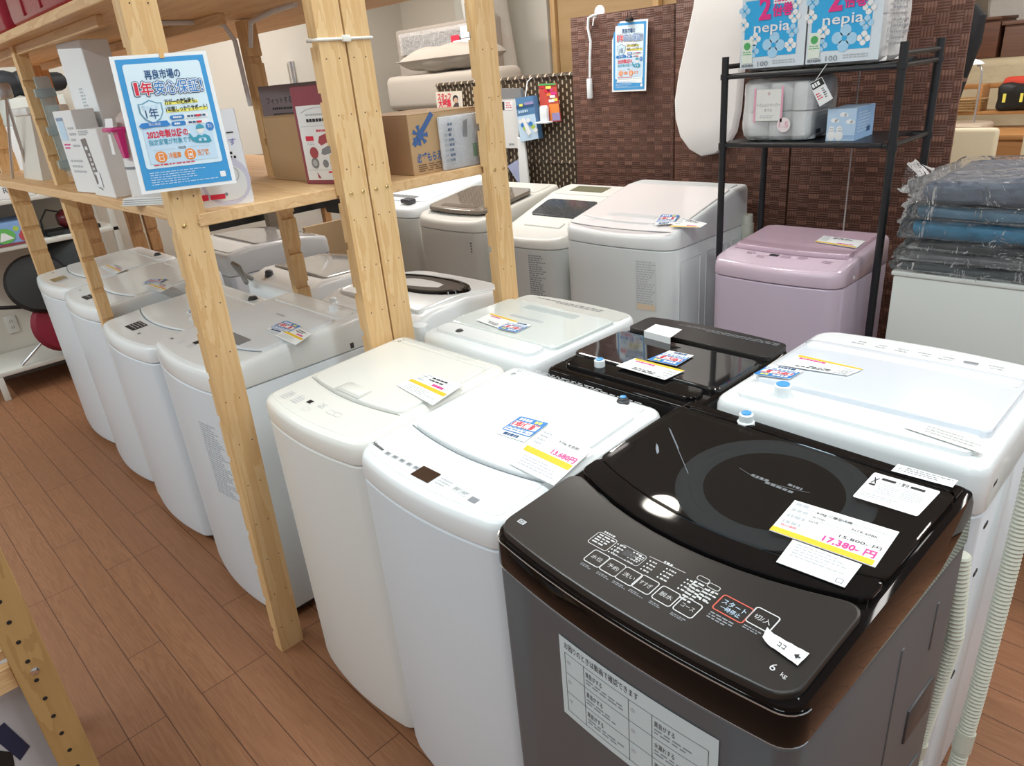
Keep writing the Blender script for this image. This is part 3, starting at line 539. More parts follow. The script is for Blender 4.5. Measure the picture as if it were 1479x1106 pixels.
# the four beyond the shelf post
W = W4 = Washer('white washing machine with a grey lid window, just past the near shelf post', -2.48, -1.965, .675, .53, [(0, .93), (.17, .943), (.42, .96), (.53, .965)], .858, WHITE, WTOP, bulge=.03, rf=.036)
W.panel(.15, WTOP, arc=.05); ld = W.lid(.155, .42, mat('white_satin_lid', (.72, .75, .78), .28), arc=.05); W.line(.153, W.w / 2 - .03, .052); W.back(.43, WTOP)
W.plate('lid_window', .12, lambda x: W4.y(.13), lambda x: W4.y(.175), .0105, mat('window_grey', (.23, .24, .25), .2), low=-.006, rnd=.001, r=.004, parent=ld)
def w4print(D):
    P = lambda x, y: (lambda q: (q[0], -q[1]))(W4.px(x, y)); D.scrib(P(246, 489)[0], P(246, 489)[1] - .006, P(246, 489)[0] + .028, P(246, 489)[1] + .003, 1, INKG, 2, 4, .9, .3); u, v = P(285, 495); D.rect(u - .014, v - .011, u + .014, v + .011, INK, 2)
    for x, y in ((262, 495), (275, 500), (295, 506), (305, 500)): u, v = P(x, y); D.scrib(u - .014, v - .014, u + .014, v + .014, 4, INKL, 2, x, .35, .3)
    u, v = P(303, 518); D.ring(u - .014, v - .010, u + .014, v + .010, .006, .0012, INKL, 2)
W.print_(w4print); W.inlet(.13, .475, CAPW, CAPW, .016, .02); W.frontlabel(.06, .19, .47, .74, 7, None, 30)
g = G(); g.box((W.w / 2 - .002, .17, .865), (W.w / 2 + .003, .185, .885), DGREY, .002); W.part('side_clip', g)
D = Dec(W.top(), .001); u, v = W.px(405, 455, .01); D.fn = lambda a, b, h: Vector((a, -b, W4.z(-b) + .0095 + h)); D.scrib(u - .03, -v - .006, u + .03, -v + .004, 1, INKL, 1, 3, .8, .3); W.part('lid_lettering', D, smooth=0)
patch('small warranty sticker on the lid just past the near shelf post', corners(W, [(413, 463), (435, 471), (410, 483), (384, 475)], .012))
card('price card with a yellow strip on the lid just past the near shelf post', corners(W, [(430, 472), (450, 482), (427, 498), (396, 484)], .0125), None, seed=12)
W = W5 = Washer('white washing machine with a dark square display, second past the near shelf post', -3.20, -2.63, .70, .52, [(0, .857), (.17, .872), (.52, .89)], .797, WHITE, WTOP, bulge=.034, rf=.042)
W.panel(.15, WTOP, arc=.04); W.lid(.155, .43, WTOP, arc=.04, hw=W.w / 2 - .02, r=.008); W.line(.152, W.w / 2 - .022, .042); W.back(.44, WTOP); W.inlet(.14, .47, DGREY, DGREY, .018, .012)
def w5print(D):
    P = lambda x, y: (lambda q: (q[0], -q[1]))(W5.px(x, y)); u, v = P(197, 471); D.rr(u - .048, v - .03, u + .048, v + .03, .003, INK, 2); D.scrib(u - .04, v - .024, u + .04, v + .024, 4, INKL, 3, 2, .3, .25); D.circ(*P(201, 482), .009, INKG, 2, 14, .006)
    D.scrib(P(168, 458)[0], P(168, 458)[1] - .006, P(168, 458)[0] + .028, P(168, 458)[1] + .003, 1, INKG, 2, 4, .9, .3); u, v = P(175, 470); D.scrib(u - .02, v - .008, u + .01, v + .008, 2, INKL, 2, 3, .3, .2); u, v = P(220, 480); D.scrib(u - .012, v - .01, u + .012, v + .01, 2, INKL, 2, 4, .3, .3)
W.print_(w5print)
patch('small warranty sticker on the lid with the dark square display', corners(W, [(283, 443), (300, 447), (288, 455), (268, 451)], .012)); card('price card on the lid with the dark square display', corners(W, [(285, 450), (312, 456), (298, 470), (272, 460)], .0125), None, seed=15)
W = W6 = Washer('white washing machine with a slim dark display, second from the white wall shelf', -3.82, -3.275, .722, .55, [(0, .888), (.17, .903), (.55, .925)], .83, WHITE, WTOP, bulge=.034, rf=.042)
W.panel(.15, WTOP, arc=.04); W.lid(.155, .45, WTOP, arc=.04, hw=W.w / 2 - .02, r=.008); W.line(.152, W.w / 2 - .022, .042); W.back(.46, WTOP); W.inlet(.13, .50, DGREY, DGREY, .016, .012)
def w6print(D): P = lambda x, y: (lambda q: (q[0], -q[1]))(W6.px(x, y)); u, v = P(132, 428); D.rr(u - .042, v - .032, u + .042, v + .032, .003, INK, 2); D.scrib(u - .034, v - .025, u + .034, v + .025, 3, INKL, 3, 2, .3, .3); D.scrib(P(114, 419)[0], P(114, 419)[1] - .006, P(114, 419)[0] + .028, P(114, 419)[1] + .003, 1, INKG, 2, 4, .9, .3); u, v = P(118, 428); D.scrib(u - .012, v - .01, u + .012, v + .01, 3, INKL, 2, 4, .3, .3)
W.print_(w6print); patch('tiny warranty sticker on the lid second from the white wall shelf', corners(W, [(218, 403), (242, 403), (226, 410), (203, 410)], .012)); card('price card on the lid second from the white wall shelf', corners(W, [(228, 407), (250, 413), (232, 422), (206, 413)], .0125), None, seed=16)
W = W7 = Washer('white washing machine with a gold-tinted display, at the end by the white wall shelf', -4.43, -3.87, .742, .55, [(0, .882), (.17, .897), (.55, .92)], .825, WHITE, WTOP, bulge=.034, rf=.042)
W.panel(.15, WTOP, arc=.04); W.lid(.155, .45, WTOP, arc=.04, hw=W.w / 2 - .02, r=.008); W.line(.152, W.w / 2 - .022, .042); W.back(.46, WTOP); W.inlet(.13, .50, DGREY, DGREY, .016, .012)
def w7print(D): P = lambda x, y: (lambda q: (q[0], -q[1]))(W7.px(x, y)); u, v = P(85, 403); D.rr(u - .045, v - .034, u + .045, v + .034, .003, mat('gold_display', (.30, .24, .12), .3), 2); D.rect(u + .047, v - .028, u + .07, v + .028, INKL, 2); D.scrib(P(75, 394)[0], P(75, 394)[1] - .006, P(75, 394)[0] + .028, P(75, 394)[1] + .003, 1, INKG, 2, 4, .9, .3)
W.print_(w7print); card('price card on the lid at the end by the white wall shelf', corners(W, [(165, 380), (183, 389), (168, 395), (145, 385)], .0125), None, seed=17)
# ---- second row, backs to the first ------------------------------------------------------------------------------------------
W = V1 = Washer('white washing machine turned round, between the dark silver one and the white cabinet', -.735, -.205, 1.275, .56, [(0, .945), (.42, .955), (.56, .958)], .86, WHITE, WTOP, flip=True, bulge=.03, rf=.045, rb=.035)
W.plate('control_panel', W.w / 2 - .03, lambda x: V1.front(x, .025), lambda x: V1.y(.10), .002, WTOP, low=.001, rnd=.001, r=.012); W.plate('grey_band', W.w / 2 - .012, lambda x: V1.y(.102), lambda x: V1.y(.125), .0025, mat('band_grey', (.38, .40, .42), .3), low=.001, rnd=.001, r=.004)
ld = W.lid(.13, .435, mat('white_frosted_lid', (.74, .78, .84), .15, coat=.5), arc=0, rise=.016); W.plate('lid_frame', W.w / 2 - .04, lambda x: V1.y(.15), lambda x: V1.y(.19), .0195, WTOP, low=-.01, rnd=.003, r=.01, parent=ld)
W.back(.445, WTOP, rise=.010); W.inlet(.14, .485, CAPB, CAPW, .018, .034)
D = Dec(lambda u, v, h: Vector((-u, v, V1.z(v) + .0105 + h)), .0005); u, v = V1.px(1370, 622, .01)
D = Dec(quadfn([V1.inv @ p for p in corners(V1, [(1316, 606), (1425, 640), (1418, 655), (1306, 618)], .012)], .2, .035), .0006); D.rect(0, 0, .2, .035, mat('faint_label', (.74, .74, .70), .4), 1); D.scrib(.05, .004, .19, .03, 3, INKL, 2, 3, .3, .08); W.part('caution_print', D, smooth=0)
D = Dec(V1.top(), .003)
for k in range(7): D.scrib(-.17 + k * .05, .215, -.14 + k * .05, .245, 2, INKL, 1, k + 40, .3, .3)
D.rect(-.12, .22, -.09, .232, INKG, 1); W.part('panel_print', D, smooth=0)
card('upside-down price card on the white lid behind the dark silver machine', corners(V1, [(1224, 542), (1121, 526), (1153, 512), (1247, 533)], .022), None, seed=19, small=False)
patch('warranty sticker on the white lid behind the dark silver machine', corners(V1, [(1140, 547), (1088, 540), (1113, 526), (1161, 535)], .022))
W = V2 = Washer('black washing machine with a glass lid turned round, between two white ones', -1.205, -.745, 1.235, .47, [(0, .93), (.09, .93), (.37, .935), (.47, .935)], .85, mat('black_enamel', (.01, .01, .01), .3), BLACK, flip=True, bulge=.02, rf=.05, rb=.02)
W.plate('control_panel', W.w / 2 - .012, lambda x: V2.front(x, .015), lambda x: V2.y(.125), .012, BLKP, low=.002, rnd=.002, r=.02)
W.lid(.155, .37, mat('black_glass', (.012, .011, .011), .04, coat=.5), arc=0, rise=.012, crown=0, hw=W.w / 2 - .012); W.back(.375, BLACK, rise=.008); W.inlet(.10, .40, CAPB, CAPW, .014, .024)
D = Dec(lambda u, v, h: Vector((u, -v, V2.z(-v) + .0125 + h)), .0006); D.scrib(-.2, .195, .12, .215, 3, INKG, 1, 3, .4, .06); W.part('panel_print', D, smooth=0)
card('price card upside down on the black glass lid', corners(V2, [(960, 548), (890, 528), (917, 517), (989, 535)], .016), None, seed=22, small=False); patch('warranty sticker on the black glass lid', corners(V2, [(977, 528), (935, 519), (967, 506), (1002, 513)], .0165))
q = corners(V2, [(930, 484), (947, 478), (985, 486), (968, 494)], .018); t = thing('folded_tag', 'small folded white paper tag standing on the black control panel', 'tag', sum(q, Vector()) / 4); c = t.location.copy(); g = G(); q = [p - c for p in q]; up = Vector((0, 0, .02)); g.quadbox([q[0] + up * .6, q[1] + up, q[2] + up, q[3] + up * .6], -.001, PAPER); g.quadbox([q[0] - up * .3, q[0] + up * .6, q[3] + up * .6, q[3] - up * .3], .001, PAPER); build('sheet', g, t, smooth=0)
W = V3 = Washer('white washing machine with a glossy glass lid, behind the cream one', -1.715, -1.235, 1.215, .485, [(0, .935), (.09, .937), (.485, .94)], .86, WHITE, WTOP, flip=True, bulge=.025, rf=.05, rb=.03)
GL = mat('pale_glass_lid', (.74, .80, .78), .05, coat=.6)
W.plate('control_panel', W.w / 2 - .02, lambda x: V3.front(x, .02), lambda x: V3.y(.095), .002, mat('panel_pale_grey', (.60, .60, .56), .3), low=.001, rnd=.001, r=.02); ld = W.lid(.10, .375, GL, arc=0, rise=.010, crown=0, hw=W.w / 2 - .014)
W.plate('lid_grip', .11, lambda x: V3.y(.125), lambda x: V3.y(.16), .0112, mat('grip_grey', (.50, .56, .56), .2), low=-.009, rnd=.001, r=.004, parent=ld); g = G()
for k in range(24): g.box((-.05 + k * .006, V3.y(.225), V3.z(0) + .0098), (-.047 + k * .006, V3.y(.24), V3.z(0) + .0108), INKL)
W.part('vent_slats', g, smooth=0); W.back(.385, WTOP, rise=.012); W.inlet(.11, .43, DGREY, DGREY, .013, .012)
D = Dec(lambda u, v, h: Vector((u, -v, V3.z(-v) + .0025 + h)), .0008); D.scrib(-.12, .20, .16, .225, 2, INKG, 1, 3, .35, .08); W.part('panel_print', D, smooth=0)
card('upside-down price card on the glossy glass lid', corners(V3, [(725, 475), (688, 462), (708, 452), (748, 464)], .014), None, seed=25, small=False); patch('warranty sticker on the glossy glass lid', corners(V3, [(745, 480), (718, 474), (742, 464), (768, 469)], .0145))
# the big one with a black-rimmed window in its lid
W = V4 = Washer('large white washing machine with a black-rimmed window in its domed lid, behind the paired posts', -2.43, -1.84, 1.215, .57, [(0, .91), (.10, .925), (.26, .945), (.42, .938), (.52, .905), (.57, .875)], .80, WHITE, WTOP, flip=True, bulge=.025, rf=.06, rb=.05)
ld = W.lid(.05, .44, WTOP, arc=0, rise=.006, crown=.006, hw=W.w / 2 - .04)
zt = lambda y: V4.z(y) + .006 * 1.0
def ell(rx, ry, dz, cx=-.02, cy=-.06): return [Vector((cx + rx * math.cos(q), cy + ry * math.sin(q), V4.z(cy + ry * math.sin(q)) + dz)) for q in (2 * PI * k / 36 for k in range(36))]
g = G(); g.loft([ell(.225, .115, .006), ell(.22, .112, .016), ell(.20, .095, .017), ell(.195, .092, .013)], BLACK, False, False); build('window_rim', g, ld); g = G(); g.loft([ell(.196, .093, .011), ell(.194, .091, .0135)], mat('window_brown_grey', (.05, .045, .04), .2)); build('lid_window', g, ld)
W.inlet(.2, .50, CAPW, CAPW, .014, .02)
g = G(); g.tube([(-.29, W.y(.50), .84), (-.35, W.y(.53), .845), (-.375, W.y(.535), .88), (-.38, W.y(.535), .945)], [.02, .024, .026, .024], CAPW, 12); W.part('drain_elbow', g)
W = V5 = Washer('white washing machine with a smoked curved lid and a looped hose, under the wooden shelf', -3.12, -2.60, 1.30, .50, [(0, .90), (.12, .925), (.40, .93), (.5, .895)], .80, WHITE, WTOP, flip=True, bulge=.02, rf=.05, rb=.03)
W.lid(.04, .37, mat('grey_smoked_lid', (.42, .41, .39), .12, coat=.4), arc=0, crown=.008, hw=W.w / 2 - .035); W.inlet(.13, .44, DGREY, DGREY, .017, .02)
g = G(); g.tube([(.21, W.y(.485), .9), (.22, W.y(.53), .94), (.20, W.y(.56), .99), (.15, W.y(.56), .98), (.14, W.y(.55), .92), (.18, W.y(.53), .90)], .011, mat('grey_hose', (.30, .30, .28), .5), 8); W.part('hose', g)
W = V6 = Washer('pale grey washing machine with a see-through lid, deep under the wooden shelf', -4.05, -3.45, 1.37, .58, [(0, .925), (.15, .955), (.45, .965), (.58, .945)], .84, mat('cool_grey_enamel', (.60, .62, .66), .4), mat('cool_grey_plastic', (.60, .61, .62), .25), flip=True, bulge=.02, rf=.05, rb=.03)
W.lid(.05, .40, mat('grey_glass_lid', (.36, .36, .36), .12, coat=.4), arc=0, crown=.004, hw=W.w / 2 - .04); W.back(.42, WTOP); W.inlet(.15, .5, DGREY, DGREY, .015, .015)
# ---- third row, facing the front --------------------------------------------------------------------------------------------
W = R1 = Washer('pink washing machine beside the white cabinet', -1.44, -.935, 2.46, .47, [(0, .914), (.09, .931), (.16, .936), (.47, .960)], .855, PINK, PTOP, bulge=.025, rf=.05, rb=.04)
W.panel(.115, PTOP, arc=.02); W.lid(.13, .40, mat('pink_glass_lid', (.60, .43, .52), .06, coat=.6), arc=.02, rise=.016, crown=.002); W.line(.125, W.w / 2 - .03, .02, mat('pink_seam', (.35, .24, .3), .5)); W.back(.41, PTOP)
def r1print(D):
    P = lambda x, y: (lambda q: (q[0], -q[1]))(R1.px(x, y)); u, v = P(1118, 369); D.rect(u - .018, v - .010, u + .018, v + .008, INK, 2)
    for x, y in ((1085, 366), (1100, 371), (1135, 372), (1160, 374), (1195, 380)): u, v = P(x, y); D.scrib(u - .02, v - .012, u + .02, v + .012, 3, mat('plum_ink', (.25, .16, .22), .5), 2, x, .35, .25)
W.print_(r1print); g = G(); g.lathe([(.007, 0), (.007, .004)], CAPW, T=Matrix.Translation((W.w / 2 - .001, -.12, .875)) @ Matrix.Rotation(PI / 2, 4, 'Y')); W.part('side_plug', g)
card('price card with a yellow strip on the pink lid', corners(R1, [(1190, 340), (1250, 348), (1237, 358), (1177, 349)], .022), None, seed=33, small=False)
W = R2 = Washer('tall white washing machine with a wide sloping lid, behind the glass-lidded one', -2.20, -1.605, 2.44, .62, [(0, .985), (.04, 1.0), (.5, 1.095), (.62, 1.10)], .925, mat('white_enamel_cool', (.74, .78, .78), .35), mat('white_cool_plastic', (.78, .80, .80), .25, coat=.2), bulge=.03, rf=.06, rb=.03)
W.lid(.11, .49, mat('pinkish_white_lid', (.85, .80, .79), .15, coat=.3), arc=.035, rise=.006, hw=W.w / 2 - .022); W.panel(.10, mat('pinkish_panel', (.82, .77, .77), .2), arc=.035, ins=.018); W.line(.03, W.w / 2 - .03, .03, SEAM, .0025); W.back(.5, WTOP)
W.plate('lid_grip', .13, lambda x: R2.y(.115), lambda x: R2.y(.15), .0095, mat('grip_white_grey', (.66, .66, .66), .3), low=-.006, rnd=.001, r=.004)
W.print_(lambda D: [D.scrib(-.2 + .07 * k, .225, -.15 + .07 * k, .25, 2, INKL, 2, k, .3, .25) for k in range(6)]); W.frontlabel(.13, .225, .66, .88, 9, mat('paper_grey', (.68, .72, .72), .4), 20)
D = Dec(R2.frontfn(), .0006); D.rect(.135, -.69, .222, -.664, mat('pale_orange', (.80, .66, .48), .5), 3); W.part('label_strip', D, smooth=0)
g = G()
for y0, y1 in ((-.26, -.10), (-.05, .12), (.16, .26)):
    g.tube([(W.w / 2 - .001, y0, .12), (W.w / 2 - .001, y0, .87), (W.w / 2 - .001, y1, .87), (W.w / 2 - .001, y1, .12)], .005, mat('white_enamel_cool', (1, 1, 1)), 6, True)
W.part('pressed_rib', g)
g = G(); g.tube([(W.w / 2 + .014, .27, .70), (W.w / 2 + .016, .27, .86), (W.w / 2 + .016, .27, .97)], [.026, .027, .024], HOSE, 14); g.tube([(W.w / 2 + .016, .27, .88), (W.w / 2 + .016, .27, .93)], .030, HOSE, 14); W.part('drain_hose', g)
card('price card with a yellow strip on the wide sloping white lid', corners(R2, [(985, 289), (1022, 296), (1012, 305), (967, 298)], .012), None, seed=35, small=False); patch('small warranty sticker on the wide sloping white lid', corners(R2, [(956, 286), (982, 287), (973, 297), (945, 298)], .012))
W = R3 = Washer('warm grey washing machine with a round-fronted top and a panel display at its back', -2.68, -2.225, 2.44, .60, [(0, .915), (.13, .935), (.30, .99), (.46, 1.04), (.60, 1.06)], .865, mat('warm_grey_front', (.60, .62, .60), .35), mat('ivory_plastic', (.76, .75, .70), .3), bulge=.04, rf=.06, rb=.03)
W.plate('lid_grip', .12, lambda x: R3.y(.12), lambda x: R3.y(.17), .008, mat('ivory_plastic', (1, 1, 1)), low=.002, rnd=.003, r=.006); ld = W.plate('lid_glass', .17, lambda x: R3.y(.22), lambda x: R3.y(.38), .007, mat('dotted_dark_glass', (.05, .055, .06), .12, var=(160, .8)), low=.002, rnd=.002, r=.03)
W.plate('control_panel', .19, lambda x: R3.y(.44), lambda x: R3.y(.58), .006, mat('ivory_plastic', (1, 1, 1)), low=.002, rnd=.002, r=.01); W.plate('display', .11, lambda x: R3.y(.47), lambda x: R3.y(.555), .0075, mat('green_grey_display', (.19, .19, .12), .2), low=-.002, rnd=.001, r=.004); W.frontlabel(.05, .155, .55, .84, 11, None, 26, INKG)
W = R4 = Washer('warm grey washing machine with a brown glass lid, standing ajar', -3.26, -2.72, 2.40, .62, [(0, .965), (.05, .98), (.2, 1.0), (.62, 1.06)], .91, mat('warm_grey_dim', (.58, .575, .53), .4), mat('beige_plastic', (.68, .66, .60), .3), bulge=.03, rf=.06, rb=.03)
ld = W.plate('lid', W.w / 2 - .03, lambda x: R4.y(.06) - .02 * (1 - (x / .25) ** 2), lambda x: R4.y(.44), .030, mat('brown_glass_lid', (.20, .165, .13), .08, coat=.5), low=-.012, rnd=.006, r=.05); W.plate('lid_grip', .14, lambda x: R4.y(.08), lambda x: R4.y(.12), .032, mat('brown_lid_dark', (.14, .115, .09), .2), low=-.03, rnd=.001, r=.01, parent=ld)
W.back(.46, mat('beige_plastic', (1, 1, 1))); D = Dec(R4.top(), .002); D.scrib(-.2, .25, .1, .285, 4, INKG, 1, 3, .35, .08); W.part('panel_print', D, smooth=0)
D = Dec(R4.frontfn(), .0006); D.scrib(.19, -.86, .20, -.80, 4, INK, 1, 5, .5, .5); W.part('instruction_print', D, smooth=0)
W = R5 = Washer('white washing machine half hidden at the wall end of the back row', -3.95, -3.34, 2.45, .62, [(0, .985), (.1, 1.0), (.62, 1.085)], .93, mat('warm_grey_dim', (1, 1, 1)), WTOP, bulge=.03, rf=.05, rb=.03)
W.lid(.12, .5, mat('white_satin_lid', (1, 1, 1)), arc=.03); W.panel(.11, WTOP, arc=.03); W.plate('lid_window', .15, lambda x: R5.y(.13), lambda x: R5.y(.17), .010, mat('window_grey', (1, 1, 1)), low=-.006, rnd=.001, r=.01); g = G(); g.box((.13, -.27, 1.0), (.22, -.22, 1.025), DGREY, .006); W.part('lid_catch', g)
# ---- beige ribbed hoses by the dark silver machine
def ribbed(name, label, pts, r=.017):
    P = [Vector(p) for p in pts]; out = []; rad = []
    L = sum((b - a).length for a, b in zip(P, P[1:])); n = int(L / .0045)
    def at(s):
        for a, b in zip(P, P[1:]):
            l = (b - a).length
            if s <= l: return a + (b - a) * (s / l)
            s -= l
        return P[-1]
    for k in range(n + 1): out.append(at(L * k / n)); rad.append(r if k % 2 else r * .84)
    t = thing(name, label, 'hose', P[0]); g = G(); g.tube([p - P[0] for p in out], rad, HOSE, 14); build('ribbed_tube', g, t)
    for fr in (.62, .78): q = at(L * fr) - P[0]; q2 = at(L * (fr + .05)) - P[0]; g = G(); g.tube([q, q2], r * 1.12, HOSE, 14); build('cuff', g, t)
    return t
ribbed('drain_hose', 'pale beige ribbed drain hose hanging beside the turned-round white machine', [(-.172, 1.50, .88), (-.168, 1.46, .6), (-.166, 1.42, .35), (-.17, 1.38, .05), (-.175, 1.20, .022)])
ribbed('drain_hose', 'pale beige ribbed drain hose between the dark silver machine and the white one behind it', [(-.215, 1.245, .80), (-.20, 1.245, .62), (-.225, 1.25, .3), (-.22, 1.247, .03)])
g = G()
for k, z in enumerate((.90, .81, .70, .55, .44)): g.box((V1.w / 2 - .0, 0, 0), (V1.w / 2, 0, 0), INK) if 0 else g.box((-V1.w / 2 - .002, .20, z), (-V1.w / 2 + .002, .222, z + .007), BLACKM)
V1.part('side_slot', g)
# ------------------------------------------------------------------ wooden shelving
PINEN = wood('pine_endgrain', (.80, .60, .36), (.55, .33, .15), 'Z', 2.2, bands=9)
def upright(root, x0, x1, y0, y1, z1, side, m=PINE, lean=0, bolts=(1.385,)):
    """post with grooves sawn across one face"""
    z = .06; pr = []
    while z < z1 - .1: pr += [(z, 0), (z, .012), (z + .022, .012), (z + .022, 0)]; z += .13
    o = Vector(((x0 + x1) / 2, (y0 + y1) / 2, 0)); hx, hy = (x1 - x0) / 2, (y1 - y0) / 2; g = G()
    if side == '-x': pl = [(hx, 0), (hx, z1)] + [(-hx + d, zz) for zz, d in reversed(pr + [(z1, 0)])] + [(-hx, 0)]
    elif side == '+x': pl = [(-hx, z1), (-hx, 0), (hx, 0)] + [(hx - d, zz) for zz, d in pr] + [(hx, z1)]
    g.prism(pl, lambda x, zz: Vector((x, -hy, zz)), lambda x, zz: Vector((x, hy, zz)), m)
    p = build('upright', g, root, o - root.location, smooth=0); p.rotation_euler.y = lean
    if side == '-x':
        g = G()
        for k in range(14):
            zz = .10 + k * .135
            for s in (-.5, .5): g.lathe([(.002, 0), (.002, .0006)], mat('nail_head', (.12, .08, .05), .5), n=8, T=Matrix.Translation((hx, s * hy + .004 * (k % 3 - 1), zz)) @ Matrix.Rotation(PI / 2, 4, 'Y'))
        build('nail_heads', g, p, smooth=0)
        for zz in bolts:
            for s in (-.5, .5): g = G(); g.lathe([(.0055, 0), (.0052, .0025), (.003, .0045)], BRASS, n=14, T=Matrix.Translation((hx, s * hy, zz)) @ Matrix.Rotation(PI / 2, 4, 'Y')); build('bolt', g, p)
    return p
def board(root, x0, x1, y0, y1, z0, z1, name='shelf_board', m=PINEX):
    g = G(); g.box((x0, y0, z0), (x1, y1, z1), m, .002, 1); return wbuild(name, g, root)
SA = thing('shelving_rack', 'pine shelving rack along the aisle over the front row of machines', 'shelving', (-3.05, .87, 0), 0, 'pine shelving racks')
ZS = 1.402
upright(SA, -1.907, -1.862, .606, .682, 1.95, '-x', lean=.064); upright(SA, -1.765, -1.722, 1.043, 1.120, 1.95, '-x')
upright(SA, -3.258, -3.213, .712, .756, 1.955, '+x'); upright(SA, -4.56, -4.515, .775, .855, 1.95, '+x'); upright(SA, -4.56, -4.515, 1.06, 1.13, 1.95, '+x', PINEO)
board(SA, -4.51, -1.768, .66, 1.118, ZS - .03, ZS); board(SA, -4.51, -1.768, .66, 1.118, 1.885, 1.912)
for y in (.72, 1.06): board(SA, -4.36, -2.28, y, y + .022, 1.855, 1.885, 'shelf_batten')
SB = thing('shelving_rack', 'pine shelving rack tied behind the aisle rack, holding the ribbon-printed carton', 'shelving', (-3.05, 1.4, 0), 0, 'pine shelving racks')
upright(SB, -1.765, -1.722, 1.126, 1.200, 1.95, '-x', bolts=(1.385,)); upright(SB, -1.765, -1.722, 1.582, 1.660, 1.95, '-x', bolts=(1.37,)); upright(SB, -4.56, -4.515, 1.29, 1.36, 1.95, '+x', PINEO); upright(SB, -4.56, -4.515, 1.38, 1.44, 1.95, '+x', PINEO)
upright(SB, -2.495, -2.45, 1.212, 1.262, 1.88, '+x')
board(SB, -4.51, -1.768, 1.128, 1.655, ZS - .045, ZS - .016); board(SB, -4.51, -1.768, 1.128, 1.58, 1.885, 1.912)
g = G(); g.tube([(-2.467, 1.19, 1.62), (-2.467, 1.185, 1.82), (-2.467, 1.16, 1.868), (-2.467, 1.11, 1.878), (-2.467, .85, 1.880)], .008, mat('white_bracket', (.74, .74, .74), .4), 8); wbuild('bracket', g, SB)
g = G(); g.tube([(-2.435, 1.22, 1.80), (-2.39, 1.215, 1.868), (-2.2, 1.20, 1.880), (-2.05, 1.19, 1.881)], .008, mat('white_bracket', (1, 1, 1)), 8); wbuild('bracket', g, SB)
ZB = ZS - .016
t = thing('cable_tie', 'clear cable tie holding the two paired shelf posts together', 'cable tie', (-1.742, 1.122, 1.765)); g = G(); TIE = mat('nylon_tie', (.85, .82, .75), .35)
g.tube([(-.026, -.083, 0), (.023, -.083, 0), (.023, .082, 0), (-.026, .082, 0)], .004, TIE, 6, True); build('strap', g, t); g = G(); g.box((.022, -.012, -.008), (.034, .010, .008), TIE, .002); build('lock_head', g, t)
